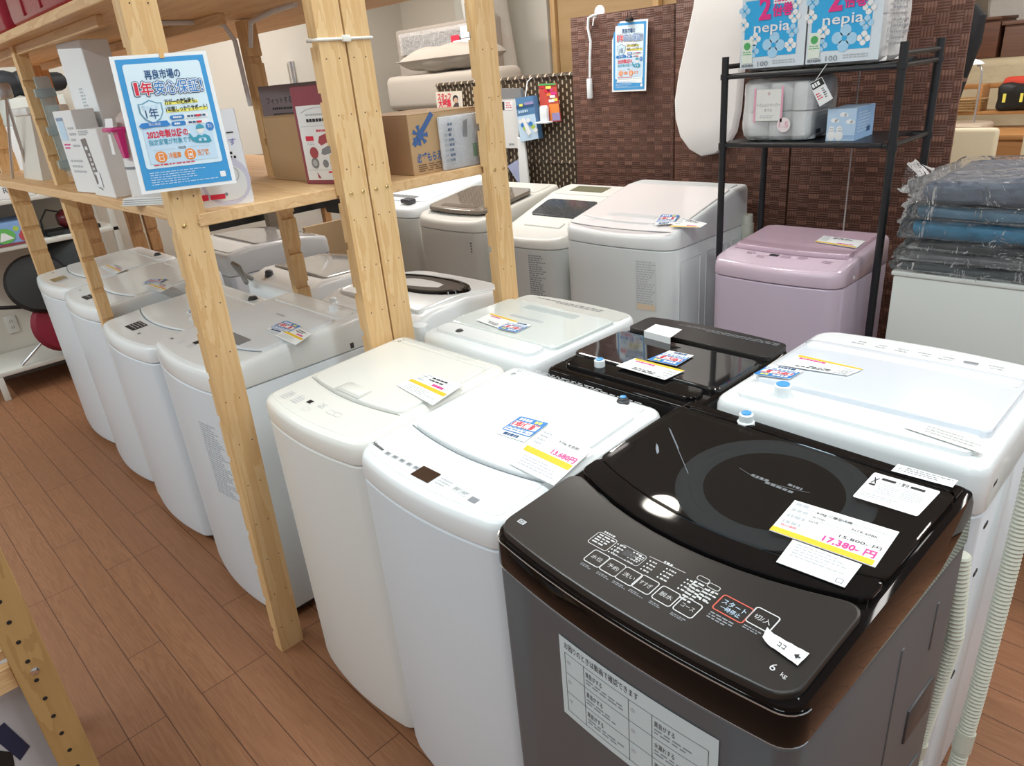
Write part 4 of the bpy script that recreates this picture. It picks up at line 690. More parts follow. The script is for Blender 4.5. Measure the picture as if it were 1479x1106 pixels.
# ------------------------------------------------------------------ A4 notices
def notice(label, q, name='poster', tint=(1, 1, 1)):
    c = sum((Vector(p) for p in q), Vector()) / 4; t = thing(name, label, 'poster', c, 0, None); q = [Vector(p) - c for p in q]; g = G(); g.quadbox(q, .0012, PAPER); build('sheet', g, t, smooth=0)
    H = 1.40; D = Dec(quadfn(q, 1, H), .0007); B = mat('poster_blue', (.055, .33, .68), .35); PB = mat('poster_pale', (.72, .86, .94), .35)
    D.rect(.045, .035, .955, 1.365, B, 1); D.rr(.10, .085, .90, 1.145, .03, PB, 2); D.rect(.15, .72, .86, 1.10, mat('poster_box', (.58, .75, .90), .35), 3)
    D.text('再良市場の', .48, .235, .075, BLUD, 3, 'c', .37, .025)
    for sft, m1, m2, hh in ((.017, BLUD, BLUD, 3), (.009, PAPER, PAPER, 4), (0, REDI, BLUI, 5)):
        for k in range(8 if sft else 1):
            dx, dy = sft * math.cos(PI / 4 * k), sft * math.sin(PI / 4 * k); e = k * .04
            D.text('1', .165 + dx, .388 + dy, .13, m1, hh + e, 'l', .036, .02); D.text('年', .225 + dx, .385 + dy, .105, m1, hh + e, 'l', .12, .02); D.text('安心保証', .365 + dx, .385 + dy, .105, m2, hh + e, 'l', .46, .008); D.text('!', .845 + dx, .385 + dy, .115, m2, hh + e, 'l', .022, .02)
    D.rect(.43, .475, .78, .505, YELI, 3); D.rect(.43, .555, .87, .585, YELI, 3); D.text('万が一の故障時も、', .43, .50, .045, INK, 4, 'l', .34, .02); D.text('1年間しっかりサポート！', .43, .575, .045, INK, 4, 'l', .44, .02)
    sh = [(.28, .44), (.36, .475), (.40, .475), (.40, .57), (.36, .64), (.28, .69), (.20, .64), (.16, .57), (.16, .475), (.20, .475)]; D.poly(sh, mat('shield_grey', (.16, .36, .50), .4), 3); D.poly([(.28 + (u - .28) * .88, .56 + (v - .56) * .88) for u, v in sh], PB, 4)
    D.text('1年', .28, .625, .09, BLUD, 5, 'c', .13, .01); D.text('安心保証', .28, .535, .04, PALEB, 5, 'c', .18, .02); D.poly([(.15, .67), (.41, .66), (.44, .71), (.40, .72), (.30, .715), (.16, .725), (.12, .70)], BLUI, 5); D.text('安心保証', .28, .70, .025, PAPER, 6, 'c', .12)
    for k, w in enumerate(('保証期間', '対象製品')): v = .615 + .065 * k; D.rr(.45, v, .86, v + .045, .02, PAPER, 3); D.rr(.45, v, .60, v + .045, .02, BLUI, 4); D.scrib(.48, v + .012, .57, v + .034, 1, PAPER, 5, k, .9, .2); D.scrib(.63, v + .012, .83, v + .034, 1, BLUD, 4, k, .9, .16); D.rect(.72, v + .012, .77, v + .032, REDI, 5)
    D.text('2022年製以降の', .18, .825, .065, REDI, 4, 'l', .42, .03); D.text('指定家電が対象です。', .18, .90, .05, mat('poster_teal', (.06, .34, .46), .4), 4, 'l', .46, .01)
    TE = mat('poster_teal', (1, 1, 1)); sk = mat('poster_skin', (.86, .84, .80), .4)  # cap, face, jacket of the plain worker drawing
    D.circ(.735, .785, .04, sk, 4, 16); D.poly([(.69, .775), (.695, .745), (.735, .725), (.775, .745), (.78, .775)], TE, 5); D.poly([(.66, .92), (.67, .86), (.70, .835), (.735, .85), (.77, .835), (.815, .86), (.83, .915), (.80, .93)], TE, 4); D.poly([(.67, .86), (.66, .92), (.62, .89), (.60, .82), (.615, .815), (.64, .86)], TE, 5); D.circ(.605, .80, .014, sk, 5, 10); D.line([(.70, .875), (.77, .875)], .006, PALEB, 6); D.rect(.69, .88, .72, .905, PALEB, 6); D.rect(.745, .88, .775, .905, PALEB, 6)
    D.circ(.845, .76, .045, BLUI, 4, 20); D.text('安心', .845, .772, .035, PAPER, 5, 'c', .05)
    D.line([(.2, .955), (.43, .955)], .003, INKL, 4); D.line([(.57, .955), (.80, .955)], .003, INKL, 4); D.text('対象家電', .5, .965, .024, INK, 4, 'c', .08)
    for cx, w in ((.27, '冷蔵庫'), (.57, '洗濯機')): D.circ(cx, 1.03, .06, ORG, 4, 24); D.ring(cx - .025, .99, cx + .025, 1.07, .006, .007, PAPER, 5); D.text(w, cx + .075, 1.05, .05, ORG, 4, 'l', .13, .02)
    D.line([(.245, 1.03), (.295, 1.03)], .006, PAPER, 5); D.circ(.57, 1.035, .014, PAPER, 5, 14); D.scrib(.18, 1.105, .83, 1.12, 1, REDI, 4, 8, .8, .07)
    D.scrib(.12, 1.185, .82, 1.335, 6, PALEB, 2, 5, .35, .06); D.rr(.84, 1.25, .90, 1.31, .008, PAPER, 2); build('poster_print', D, t, smooth=0); return t
XQ = -1.738; notice('blue and white one-year guarantee poster taped to the nearest pine post', [onX(157, 82, XQ), onX(297, 73, XQ), onX(342, 264, XQ), onX(205, 281, XQ)])
g = G(); q = [onX(x, y, XQ + .002) for x, y in ((229, 70), (235, 70), (238, 84), (231, 84))]; c = q[0].copy(); g.quadbox([p - c for p in q], .001, mat('tape_orange', (.75, .45, .18), .4)); tag(build('tape_strip', g, None, c, smooth=0), 'small orange tape strip at the top of the poster on the pine post', 'tape')
YQ = 3.226; notice('smaller-looking guarantee poster clipped to the dark woven folding screen', [onY(884, 32, YQ), onY(936, 27, YQ - .004), onY(933, 131, YQ - .03), onY(884, 133, YQ - .02)])
t = thing('bulldog_clip', 'black clip holding the poster on the woven folding screen', 'clip', onY(909, 27, YQ - .01)); g = G(); g.tube([(-.012, 0, 0), (-.008, 0, .03), (.008, 0, .03), (.012, 0, 0)], .002, BLACKM, 6); build('wire_arm', g, t); g = G(); g.box((-.018, -.012, -.012), (.018, .012, .004), BLACKM, .003); build('jaw', g, t)
# ------------------------------------------------------------------ cartons and goods on the shelves
def carton(name, label, cat, p, w, d, h, m, rz=0, front=None, side=None, top=None, flaps=False, group=None):
    """p: front-left bottom corner; rz turns it; front(D, w, h) and side(D, d, h) print on the faces"""
    t = thing(name, label, cat, p, rz, group); g = G(); g.box((0, 0, 0), (w, d, h), m, .002, 1); build('carton_body', g, t)
    if front: D = Dec(plane((0, 0, h), (1, 0, 0), (0, 0, -1)), .0007); front(D, w, h); build('front_print', D, t, smooth=0)
    if side: D = Dec(plane((w, 0, h), (0, 1, 0), (0, 0, -1)), .0007); side(D, d, h); build('side_print', D, t, smooth=0)
    if flaps: g = G(); g.box((.001, .001, h + .0005), (w - .001, d / 2 - .002, h + .003), m); g.box((.001, d / 2 + .002, h + .0005), (w - .001, d - .001, h + .003), m); build('flap_seam', g, t, smooth=0)
    return t
def p_maker(D, w, h):
    D.rect(0, 0, w, h, mat('maker_white', (.82, .82, .86), .4), 1); D.rect(0, 0, .05, .018, PNKI, 2); D.text('メーカー', w - .012, .062, .017, INK, 2, 'r', .075, .02); D.text('できます', w - .01, .082, .014, mat('maker_blue', (.2, .22, .5), .5), 2, 'r', .08, .01); D.scrib(w - .05, .098, w - .015, .118, 2, INK, 2, 3, .6, .4)
    D.circ(w * .66, .165, .06, mat('maker_lavender', (.62, .60, .72), .4), 2, 28); D.rr(w * .66 - .05, .128, w * .66 + .05, h - .012, .04, mat('maker_body', (.78, .78, .77), .4), 3, 8); D.ring(w * .66 - .036, .132, w * .66 + .036, .170, .018, .003, INKL, 4); D.circ(w * .66 - .005, h - .028, .004, INKG, 4); D.rect(.02, h - .032, .06, h - .018, REDI, 4); D.rect(.065, h - .03, .10, h - .018, REDI, 4)
carton('appliance_box', 'white coffee maker carton standing behind the poster post', 'box', (-1.868, .672, ZS), .165, .10, .225, mat('maker_white', (.82, .82, .86), .4), math.radians(64), p_maker)
def p_plain(D, w, h): D.scrib(w * .2, h * .05, w * .5, h * .1, 2, INKL, 1, 2, .4, .3)
carton('cardboard_box', 'plain brown cardboard box between mauve carton and maroon carton', 'box', (-2.19, 1.085, ZS), .195, .15, .185, CARD, math.radians(4), None, None, flaps=True)
def p_mauve(D, w, h):
    D.text('フィットする4つのもみ', w * .52, .052, .016, INK, 1, 'c', w * .8); D.scrib(w * .2, .065, w * .9, .10, 2, INK, 1, 3, .35, .05)
    D.circ(w * .4, .14, .03, INKG, 1, 16, .02); D.rect(0, h - .01, w, h, MAROON, 1)
carton('massager_box', 'large mauve-grey carton with lines of dark Japanese lettering', 'box', (-2.31, 1.15, ZB), .27, .2, .29, MAUVE, math.radians(12), p_mauve)
def p_maroon(D, w, h):
    D.rect(.012, .05, w, h - .012, PAPER, 1); D.line([(.03, .068), (.05, .06), (.09, .056), (w, .06)], .0015, INKL, 2); D.scrib(.045, .072, .13, .078, 1, INKL, 2, 2, .8, .08); D.scrib(.045, .085, .16, .094, 1, INK, 2, 5, .9, .08); D.line([(.018, .104), (w, .104)], .001, INKL, 2); D.scrib(.075, .114, .135, .12, 1, REDI, 2, 6, .9, .12)
    D.rr(.03, .13, .06, .143, .002, REDI, 2); D.scrib(.032, .147, .06, .156, 2, INKL, 2, 3, .4, .3); RB = mat('roller_red', (.42, .07, .08), .4)
    D.poly([(.075, .148), (.082, .132), (.11, .124), (.12, .132), (.117, .146), (.085, .156)], RB, 2); D.poly([(.08, .178), (.085, .166), (.115, .155), (.14, .158), (.14, .172), (.09, .182)], INKG, 2); D.circ(.052, .175, .016, RB, 2, 18); D.circ(.05, .203, .015, INKG, 2, 18); D.circ(.05, .203, .009, INKL, 3, 14); D.circ(.09, .205, .011, INKG, 2, 16); D.circ(.118, .203, .010, RB, 2, 16); D.line([(.018, .222), (w, .222)], .001, INKL, 2); D.poly([(.05, .228), (.06, .24), (.062, .246), (.052, .244)], RB, 2); D.rr(.095, .226, .125, .231, .001, REDI, 2); D.circ(.115, .24, .007, INKG, 2, 12)
carton('massager_box', 'maroon carton with white picture panel beside the paired posts', 'box', (-1.945, 1.06, ZS), .19, .13, .262, MAROON, math.radians(15), p_maroon)
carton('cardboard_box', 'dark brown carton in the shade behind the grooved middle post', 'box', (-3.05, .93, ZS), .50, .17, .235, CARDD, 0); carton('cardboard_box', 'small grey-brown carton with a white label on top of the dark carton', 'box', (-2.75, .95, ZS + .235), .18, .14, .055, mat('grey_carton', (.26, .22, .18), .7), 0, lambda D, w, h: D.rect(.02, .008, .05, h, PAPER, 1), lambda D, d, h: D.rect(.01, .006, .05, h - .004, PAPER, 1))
def p_strip(D, w, h): D.scrib(w * .42, h * .3, w * .62, h * .52, 10, INKL, 1, 4, .5, .5)
carton('tall_carton', 'tall narrow white carton with tiny grey print reaching the upper shelf', 'box', (-2.83, .75, ZS), .17, .09, .455, PAPER, math.radians(8), p_strip)
def p_blue(D, w, h): D.rect(.015, .02, .07, .09, PALEB, 1); D.rect(.015, .02, .07, .03, mat('slate_ink', (.25, .32, .45), .5), 2); D.scrib(.02, .10, .07, .12, 2, PNKI, 1, 2, .5, .2); D.scrib(.09, .05, w - .01, .12, 4, INKL, 1, 3, .4, .3); D.scrib(.03, .15, w - .02, .2, 3, INKL, 1, 6, .4, .2)
carton('white_carton', 'white carton with a pale blue picture next to the notched post', 'box', (-2.80, .672, ZS + .002), .155, .07, .255, mat('carton_white', (.83, .83, .83), .45), math.radians(5), p_blue)
def p_band(D, w, h):
    D.poly([(.02, .03), (.075, .025), (.10, h - .05), (.055, h - .035)], mat('photo_grey', (.16, .13, .13), .4), 1); D.rect(.045, .05, .07, .06, PAPER, 2); D.scrib(.06, .07, .085, h - .06, 5, PAPER, 2, 4, .6, .5)
    D.scrib(.02, .004, .12, .02, 3, INKG, 1, 5, .4, .2); D.rect(.08, h - .075, .115, h - .03, PAPER, 3); D.line([(.065, h - .028), (.1, h - .022)], .004, INKG, 3)
carton('white_carton', 'white carton with a dark photo band down its front', 'box', (-2.615, .676, ZS), .20, .12, .20, mat('carton_white', (1, 1, 1)), 0, p_band)
t = thing('electric_pot', 'white electric pot with a magenta handle and paper tags', 'pot', (-2.27, .745, ZS)); g = G(); g.lathe([(.062, 0), (.064, .01), (.060, .10), (.055, .17), (.05, .185)], mat('pot_white', (.82, .81, .80), .3), n=28); build('pot_body', g, t)
g = G(); g.lathe([(.062, .088), (.0622, .09), (.0615, .094), (.06, .095)], INKG, n=28); build('seam_band', g, t)
g = G(); g.lathe([(.05, .185), (.052, .2), (.048, .225), (.03, .24), (.01, .243)], mat('pot_lid', (.62, .52, .48), .3), n=28); build('pot_lid', g, t)
g = G(); MG = mat('magenta_plastic', (.60, .02, .20), .3); g.loft([[Vector((.03 + a, -.062 + b, z)) for a, b in ((-s, -s * .5), (s, -s * .5), (s, s * .5), (-s, s * .5))] for z, s in ((.12, .010), (.15, .014), (.18, .018), (.196, .022))], MG); g.box((-.035, -.085, .19), (.05, -.045, .202), MG, .004); build('handle', g, t)
g = G(); g.quadbox([(-.04, -.07, .19), (.0, -.075, .19), (.0, -.078, .13), (-.04, -.074, .13)], .001, PAPER); D = None; build('paper_tag', g, t, smooth=0); g = G(); g.quadbox([(-.03, -.07, .225), (.035, -.07, .225), (.035, -.075, .198), (-.03, -.075, .198)], .001, PAPER); build('paper_tag', g, t, smooth=0)
for k in range(4):
    g = G(); g.box((-.11 + .004 * k, -.045, 0), (.11 - .003 * k, .045, .005), mat('pale_paper_sheet', (.80, .83, .83), .5), .0015, 1); o = build('booklet', g, None, (-2.11, .712, ZS + .0055 * k)); o.rotation_euler.z = .5 + .02 * k; tag(o, 'thin white booklet in a low stack beside the poster post', 'booklet', 'stacked white booklets')
FILMB = film('blue_clear_plastic', (.80, .92, .97), .3, .1, None, .25)
t = thing('sheet_holder', 'clear bluish plastic card holder clipped to the notched middle post', 'holder', (-3.19, .74, 1.42)); g = G(); g.box((0, 0, .03), (.012, .05, .36), FILMB, .003); build('clear_strip', g, t)
for z in (.04, .16, .29): g = G(); g.box((.0, -.012, z), (.02, .055, z + .03), FILMB, .003); build('clip', g, t)
t = thing('white_device', 'white boxy appliance with a slanted front past the notched post', 'appliance', (-3.72, .80, ZS)); g = G(); g.loft([[Vector(p) for p in ((-.16, -.06, 0), (.16, -.06, 0), (.16, .12, 0), (-.16, .12, 0))], [Vector(p) for p in ((-.12, -.02, .27), (.14, -.02, .27), (.14, .12, .27), (-.12, .12, .27))]], mat('device_ivory', (.70, .66, .60), .4)); build('housing', g, t); g = G(); g.box((-.13, -.035, .255), (.15, .125, .285), mat('pot_white', (1, 1, 1)), .008); build('top_cover', g, t); g = G(); g.box((.158, .0, .06), (.163, .02, .15), INKG, .002); build('slot', g, t)
t = thing('easel_stand', 'folded silver stand leaning beside the slanted white appliance', 'stand', (-3.90, .70, ZS)); SIL = mat('satin_silver', (.55, .55, .57), .3, metal=.8)
for a, b in (((0, 0, .006), (.25, .03, .33)), ((.03, .06, .006), (.25, .03, .33))): g = G(); g.tube([a, b], .006, SIL, 8); build('leg', g, t)
g = G(); g.box((.22, .0, .32), (.30, .05, .38), SIL, .01); build('head', g, t)
carton('cardboard_box', 'pale tan carton on the far part of the aisle rack', 'box', (-3.50, .93, ZS), .35, .16, .32, mat('tan_carton', (.62, .47, .28), .7), 0)
def p_rib(D, w, h):
    RB = mat('ribbon_blue', (.05, .12, .30), .6); D.line([(.012, .085), (.095, .0)], .016, RB, 1)
    for k in range(7): a = k * PI / 3.5; D.poly([(.04, .058), (.04 + .03 * math.cos(a - .25), .058 + .03 * math.sin(a - .25)), (.04 + .03 * math.cos(a + .25), .058 + .03 * math.sin(a + .25))], RB, 2)
    D.circ(.04, .058, .013, RB, 3); D.text('必ずもらえる', .018, .134, .022, RB, 1, 'l', .115, .03)
    for k in range(4): D.scrib(.02, .142 + .006 * k, .28, .145 + .006 * k, 1, mat('carton_brown_ink', (.2, .1, .05), .6), 1, k, 1, .12)
carton('cardboard_box', 'cardboard carton with a printed dark blue ribbon on the rear rack', 'box', (-2.12, 1.345, ZB), .315, .295, .172, CARD, 0, None, p_rib, flaps=True)
t = thing('wrapped_pack', 'white printed pack in clear wrap leaning on the ribbon-printed carton', 'pack', (-1.800, 1.452, ZB), 0); t.rotation_euler = (0, 0, 0); g = G(); g.box((0, 0, 0.001), (.012, .185, .158), mat('pack_white', (.70, .71, .74), .4), .003); build('pack_body', g, t)
D = Dec(plane((.0125, 0, .158), (0, 1, 0), (0, 0, -1)), .0007); D.poly([(.095, .02), (.112, .015), (.106, .068), (.088, .066)], INKG, 1); D.scrib(.03, .02, .05, .14, 8, BLUD, 1, 3, .5, .5); D.scrib(.012, .05, .026, .14, 6, INKL, 1, 5, .5, .5); D.rect(.125, .09, .142, .13, mat('pack_green', (.10, .30, .08), .5), 1); D.rect(.143, .085, .18, .135, PAPER, 1); D.scrib(.145, .09, .175, .13, 4, INKG, 2, 6, .4, .3); build('pack_print', D, t, smooth=0)
g = G(); FW = film('clear_wrap', (1, 1, 1), .25, .08, (60, .8, .01), .10); r = random.Random(4); g.grid(lambda u, v: Vector((.017 + .004 * r.random(), -.006 + .197 * u, -.0 + .165 * v)), 10, 8, FW); build('clear_film', g, t)
# red cases on top of the rack
def case(x0, x1, label):
    t = thing('suitcase', label, 'suitcase', ((x0 + x1) / 2, .885, 1.912)); w = (x1 - x0) / 2; R = mat('red_gloss_shell', (.30, .006, .020), .22, spec=.35); g = G(); g.box((-w, -.19, .003), (w, .19, .50), R, .035, 4); build('shell', g, t)
    for k in (-.5, 0, .5): g = G(); g.box((w * k - .012, -.194, .03), (w * k + .012, -.186, .48), R, .004); build('rib', g, t)
    g = G(); g.tube([(-w + .01, -.0, .04), (-w - .002, 0, .1), (-w - .002, 0, .45), (-w + .02, 0, .5)], .006, BLACKM, 6); build('zip_seam', g, t)
    for sx in (-1, 1):
        for sy in (-1, 1): g = G(); g.lathe([(.02, -.008), (.02, .008)], BLACKM, T=Matrix.Translation((-w - .012, sy * .12, .10 + .15 * (sx + 1))) @ Matrix.Rotation(PI / 2, 4, 'X')); build('wheel', g, t)
    return t
case(-3.95, -3.12, 'glossy red suitcase on the upper shelf by the wall end'); t = case(-3.05, -2.25, 'glossy red suitcase with a green round sticker on the upper shelf')
g = G(); g.lathe([(.05, 0), (.05, .002)], GRNI, n=28, T=Matrix.Translation((.22, -.196, .20)) @ Matrix.Rotation(PI / 2, 4, 'X')); g.lathe([(.042, .002), (.042, .003)], mat('leaf_green', (.05, .55, .06), .4), n=28, T=Matrix.Translation((.22, -.196, .20)) @ Matrix.Rotation(PI / 2, 4, 'X')); build('round_sticker', g, t)
# ------------------------------------------------------------------ white wall shelf at the end of the aisle
SHW = mat('white_shelf', (.70, .68, .62), .45); t = thing('open_shelf', 'low white open shelf unit against the end wall', 'shelving', (-5.5, .95, 0))
for z in (.185, .935, 1.205): g = G(); g.box((-.26, -.55 if z > .5 else -.48, z - .03), (.20, .50, z), SHW, .004); build('shelf_board', g, t)
for x in (-.24, .17):
    for y in (-.46, .46): g = G(); g.box((x, y, 0), (x + .03, y + .035, .155 if y < 0 else 1.8), SHW, .002); build('leg', g, t)
g = G(); g.box((-.255, -.5, .9), (-.235, .5, .95), SHW); build('back_rail', g, t)
g = G(); g.box((-.10, -.07, 0), (.0, .0, 1.86), wood('cream_post', (.72, .66, .50), (.66, .58, .42), 'Z')); tag(build('timber_post', g, None, (-5.1, 1.62, 0)), 'cream timber post standing beside the white wall shelf', 'post')
def p_room(D, d, h): DG = mat('plum_black', (.025, .018, .03), .3); D.circ(.20, .19, .14, DG, 1, 36, .13); D.circ(.20, .18, .10, mat('plum_grey', (.06, .05, .07), .3), 2, 30, .09); D.text('Roomba', .30, h - .035, .035, INK, 1, 'l', .15)
carton('vacuum_box', 'white carton with a black robot vacuum picture on the upper white wall shelf', 'box', (-5.66, .58, 1.205), .36, .46, .40, mat('carton_white', (1, 1, 1)), 0, None, p_room)
carton('white_carton', 'large white carton under the black neck massager', 'box', (-5.70, 1.055, 1.205), .36, .32, .555, mat('carton_cool', (.70, .71, .66), .5), 0)
def p_toy(D, d, h):
    D.rect(0, 0, d, h, mat('toy_blue', (.25, .42, .72), .4), 1); r = random.Random(5)
    for k in range(16): D.circ(r.uniform(.03, d - .03), r.uniform(.02, h - .02), r.uniform(.012, .03), mat(('toy_green', 'toy_red', 'toy_white', 'toy_navy', 'toy_lime')[k % 5], ((.15, .5, .12), (.55, .08, .1), (.85, .87, .9), (.06, .1, .3), (.45, .62, .1))[k % 5], .4), 2 + (k % 3), 14)
    D.circ(d * .68, h * .55, .06, mat('toy_green', (1, 1, 1)), 6, 22, .045); D.poly([(d * .66, h * .4), (d * .70, h * .42), (d * .78, h * .7), (d * .62, h * .78)], PAPER, 7); D.rect(0, h - .014, d, h, MAROON, 7)
carton('toy_box', 'colourful blue toy carton on the middle white wall shelf', 'box', (-5.64, .46, .935), .34, .50, .135, mat('toy_blue', (.25, .42, .72), .4), 0, None, p_toy)
t = thing('hand_vacuum', 'dark red hand vacuum with black cable on the middle white wall shelf', 'vacuum', (-5.45, 1.20, .935)); g = G(); g.lathe([(.02, -.06), (.055, -.05), (.065, 0), (.06, .06), (.035, .09)], mat('dark_red_shell', (.16, .02, .025), .25), n=22, T=Matrix.Translation((0, .03, .085)) @ Matrix.Rotation(PI / 2, 4, 'X')); build('body', g, t); g = G(); g.box((-.09, -.16, 0), (.09, .16, .028), BLACKM, .008); build('base', g, t)
g = G(); g.tube([(.02, -.03, .13), (.02, -.11, .16), (.03, -.16, .10), (.05, -.17, .02), (.09, -.15, .012), (.15, -.13, .012)], .006, BLACKM, 8); build('cable', g, t)
t = thing('neck_massager', 'black padded neck massager lying on the large white carton', 'massager', (-5.50, 1.20, 1.76)); PAD = mat('black_padding', (.012, .012, .016), .6, bump=(60, .2, .003))
for y in (-.12, .05): g = G(); g.lathe([(.01, -.11), (.06, -.10), (.08, -.04), (.08, .04), (.06, .10), (.01, .11)], PAD, n=24, T=Matrix.Translation((.05, y, .08)) @ Matrix.Rotation(PI / 2, 4, 'X')); build('pad', g, t)
g = G(); g.tube([(.05, .13, .08), (.03, .20, .08), (-.05, .20, .08), (-.1, .12, .08)], .055, PAD, 14); build('neck_loop', g, t); g = G(); g.tube([(.125, -.02, .03), (.132, -.025, .08), (.12, -.02, .12)], .003, CHROME, 6); build('piping', g, t)
t = thing('folding_floor_chair', 'black and red round folding seat leaning on the lowest white wall shelf', 'chair', (-5.36, .865, .185)); DSK = lambda c, r, th, m, tilt: (lambda g: (g.lathe([(r * .2, -th), (r * .85, -th * .8), (r, 0), (r * .9, th * .7), (r * .3, th)], m, n=32, T=Matrix.Translation(c) @ Matrix.Rotation(tilt[0], 4, 'Y') @ Matrix.Rotation(tilt[1], 4, 'X')), g)[1])(G())
build('backrest', DSK((.05, .03, .49), .19, .045, mat('black_mesh_seat', (.010, .009, .009), .6), (PI / 2 - .35, .12)), t); build('seat', DSK((.06, .06, .205), .175, .05, mat('red_seat', (.22, .012, .030), .45), (PI / 2 - .2, -.25)), t); build('headrest', DSK((.02, .26, .66), .13, .03, mat('black_mesh_seat', (1, 1, 1)), (PI / 2 - .5, .5)), t)
g = G(); g.tube([(.02, -.35, .42), (.0, -.1, .36), (.02, .05, .33)], .012, BLACKM, 8); build('frame_tube', g, t); g = G(); g.tube([(.05, -.22, .012), (.06, -.05, .14), (.05, .03, .16)], .010, SIL, 8); build('leg', g, t)
t = thing('wall_outlet', 'white double socket on the end wall above the low shelf', 'socket', onX(17, 468, -5.778)); g = G(); g.box((0, -.035, -.06), (.008, .035, .06), SHW, .003); build('cover_plate', g, t)
for z in (-.022, .022): g = G(); g.box((.008, -.008, z - .008), (.0095, -.004, z + .008), INKG); g.box((.008, .004, z - .008), (.0095, .008, z + .008), INKG); build('socket_slots', g, t, smooth=0)
# ------------------------------------------------------------------ rack by the aisle, close to the camera
t = thing('aisle_rack', 'pine rack with a drilled post beside the near end of the aisle', 'shelving', (-1.8, -.2, 0)); OAK = wood('drilled_pine', (.48, .29, .11), (.36, .20, .07), 'Z', bands=4)
def rack_post(x, y, m=OAK):
    g = G(); g.box((x - .02, y - .032, 0), (x + .02, y + .032, 1.02), m, .002, 1); p = wbuild('upright', g, t); g = G()
    for k in range(19): g.lathe([(.0045, 0), (.0045, .0008)], BLACKM, n=10, T=Matrix.Translation(Vector((x + .02, y - .004, .06 + k * .05)) - t.location) @ Matrix.Rotation(PI / 2, 4, 'Y'))  # flat black discs painted for the shade inside the drilled holes
    build('drill_hole_shade', g, p, smooth=0); g = G(); g.lathe([(.008, 0), (.008, .002), (.004, .004)], CHROME, n=14, T=Matrix.Translation(Vector((x + .02, y, .632)) - t.location) @ Matrix.Rotation(PI / 2, 4, 'Y')); build('bolt', g, p)
rack_post(-1.52, .012); rack_post(-1.52, -.42); rack_post(-2.1, -.42); rack_post(-2.1, .012)
for z in (.66, .08): g = G(); g.box((-2.1, -.45, z), (-1.545, -.02, z + .022), PINEX, .002, 1); wbuild('shelf_board', g, t)
g = G(); g.box((-1.545, -.45, .60), (-1.522, -.02, .655), PINEY, .002, 1); wbuild('rail', g, t)
g = G(); g.box((-1.588, -.004, .10), (-1.562, .018, .60), mat('dark_stained_wood', (.06, .03, .018), .5), .003); wbuild('back_brace', g, t)
def p_print(D, d, h): D.poly([(.04, .2), (.18, .10), (.22, .15), (.20, .25), (.08, .33)], BLACKM, 1); D.poly([(.20, .08), (.23, .07), (.25, .16), (.225, .18)], mat('navy_photo', (.02, .03, .08), .4), 2); D.poly([(.0, .03), (.12, .0), (.13, .05), (.0, .11)], BLACKM, 1)
carton('printer_box', 'white carton with black machine picture low on the drilled-post rack', 'box', (-2.0, -.30, .102), .41, .29, .46, mat('carton_grey_white', (.58, .58, .60), .5), 0, None, p_print)
tt = thing('white_router', 'white and black boxy device on top of the drilled-post rack', 'device', (-1.7, -.12, .682)); g = G(); g.box((-.14, -.1, .05), (.14, .08, .13), mat('pot_white', (1, 1, 1)), .012); build('housing', g, tt); g = G(); g.box((-.13, -.09, 0), (.142, .06, .052), BLACKM, .006); build('base', g, tt)
# ------------------------------------------------------------------ black metal rack in front of the folding screen
RX0, RX1, RY0, RY1 = -1.515, -.885, 2.65, 3.0
t = thing('metal_rack', 'black metal tube rack with two shelves in front of the woven screen', 'rack', ((RX0 + RX1) / 2, (RY0 + RY1) / 2, 0)); o = t.location.copy()
for x in (RX0, RX1):
    for y in (RY0, RY1): g = G(); g.tube([(x, y, 0), (x, y, 1.635)], .0135, BLKMET, 12); g.lathe([(.017, 1.30), (.017, 1.325)], BLKMET, (x, y, 0), 12); g.lathe([(.017, 1.555), (.017, 1.575)], BLKMET, (x, y, 0), 12); wbuild('post', g, t)
for z in (1.318, 1.565):
    g = G()
    for y in (RY0, RY1): g.tube([(RX0, y, z), (RX1, y, z)], .0095, BLKMET, 10)
    for x in (RX0, RX1): g.tube([(x, RY0, z), (x, RY1, z)], .0085, BLKMET, 10)
    wbuild('shelf_frame', g, t)
    g = G(); g.box((RX0 + .01, RY0 + .005, z + .003), (RX1 - .05, RY1 - .005, z + .009), BLKMET); wbuild('shelf_panel', g, t)
for x in (RX0, RX1): g = G(); g.tube([(x, RY0, 1.60), (x, RY1, 1.60)], .009, BLKMET, 10); wbuild('end_rail', g, t)
g = G(); g.box((RX1 - .07, RY0 - .012, 1.310), (RX1 - .03, RY0 + .014, 1.328), BLKMET, .003); g.box((RX1 - .06, RY0 + .16, 1.555), (RX1 - .02, RY0 + .2, 1.585), BLKMET, .004); wbuild('clamp_rivet', g, t)
g = G(); g.tube([(RX0 + .36, RY1 + .012, 1.55), (RX0 + .36, RY1 + .012, .9)], .003, mat('grey_cord', (.5, .47, .45), .5), 6); wbuild('cord', g, t)
PLAS = film('pack_film', (1, 1, 1), .30, .12, (18, .4, .012), .25)
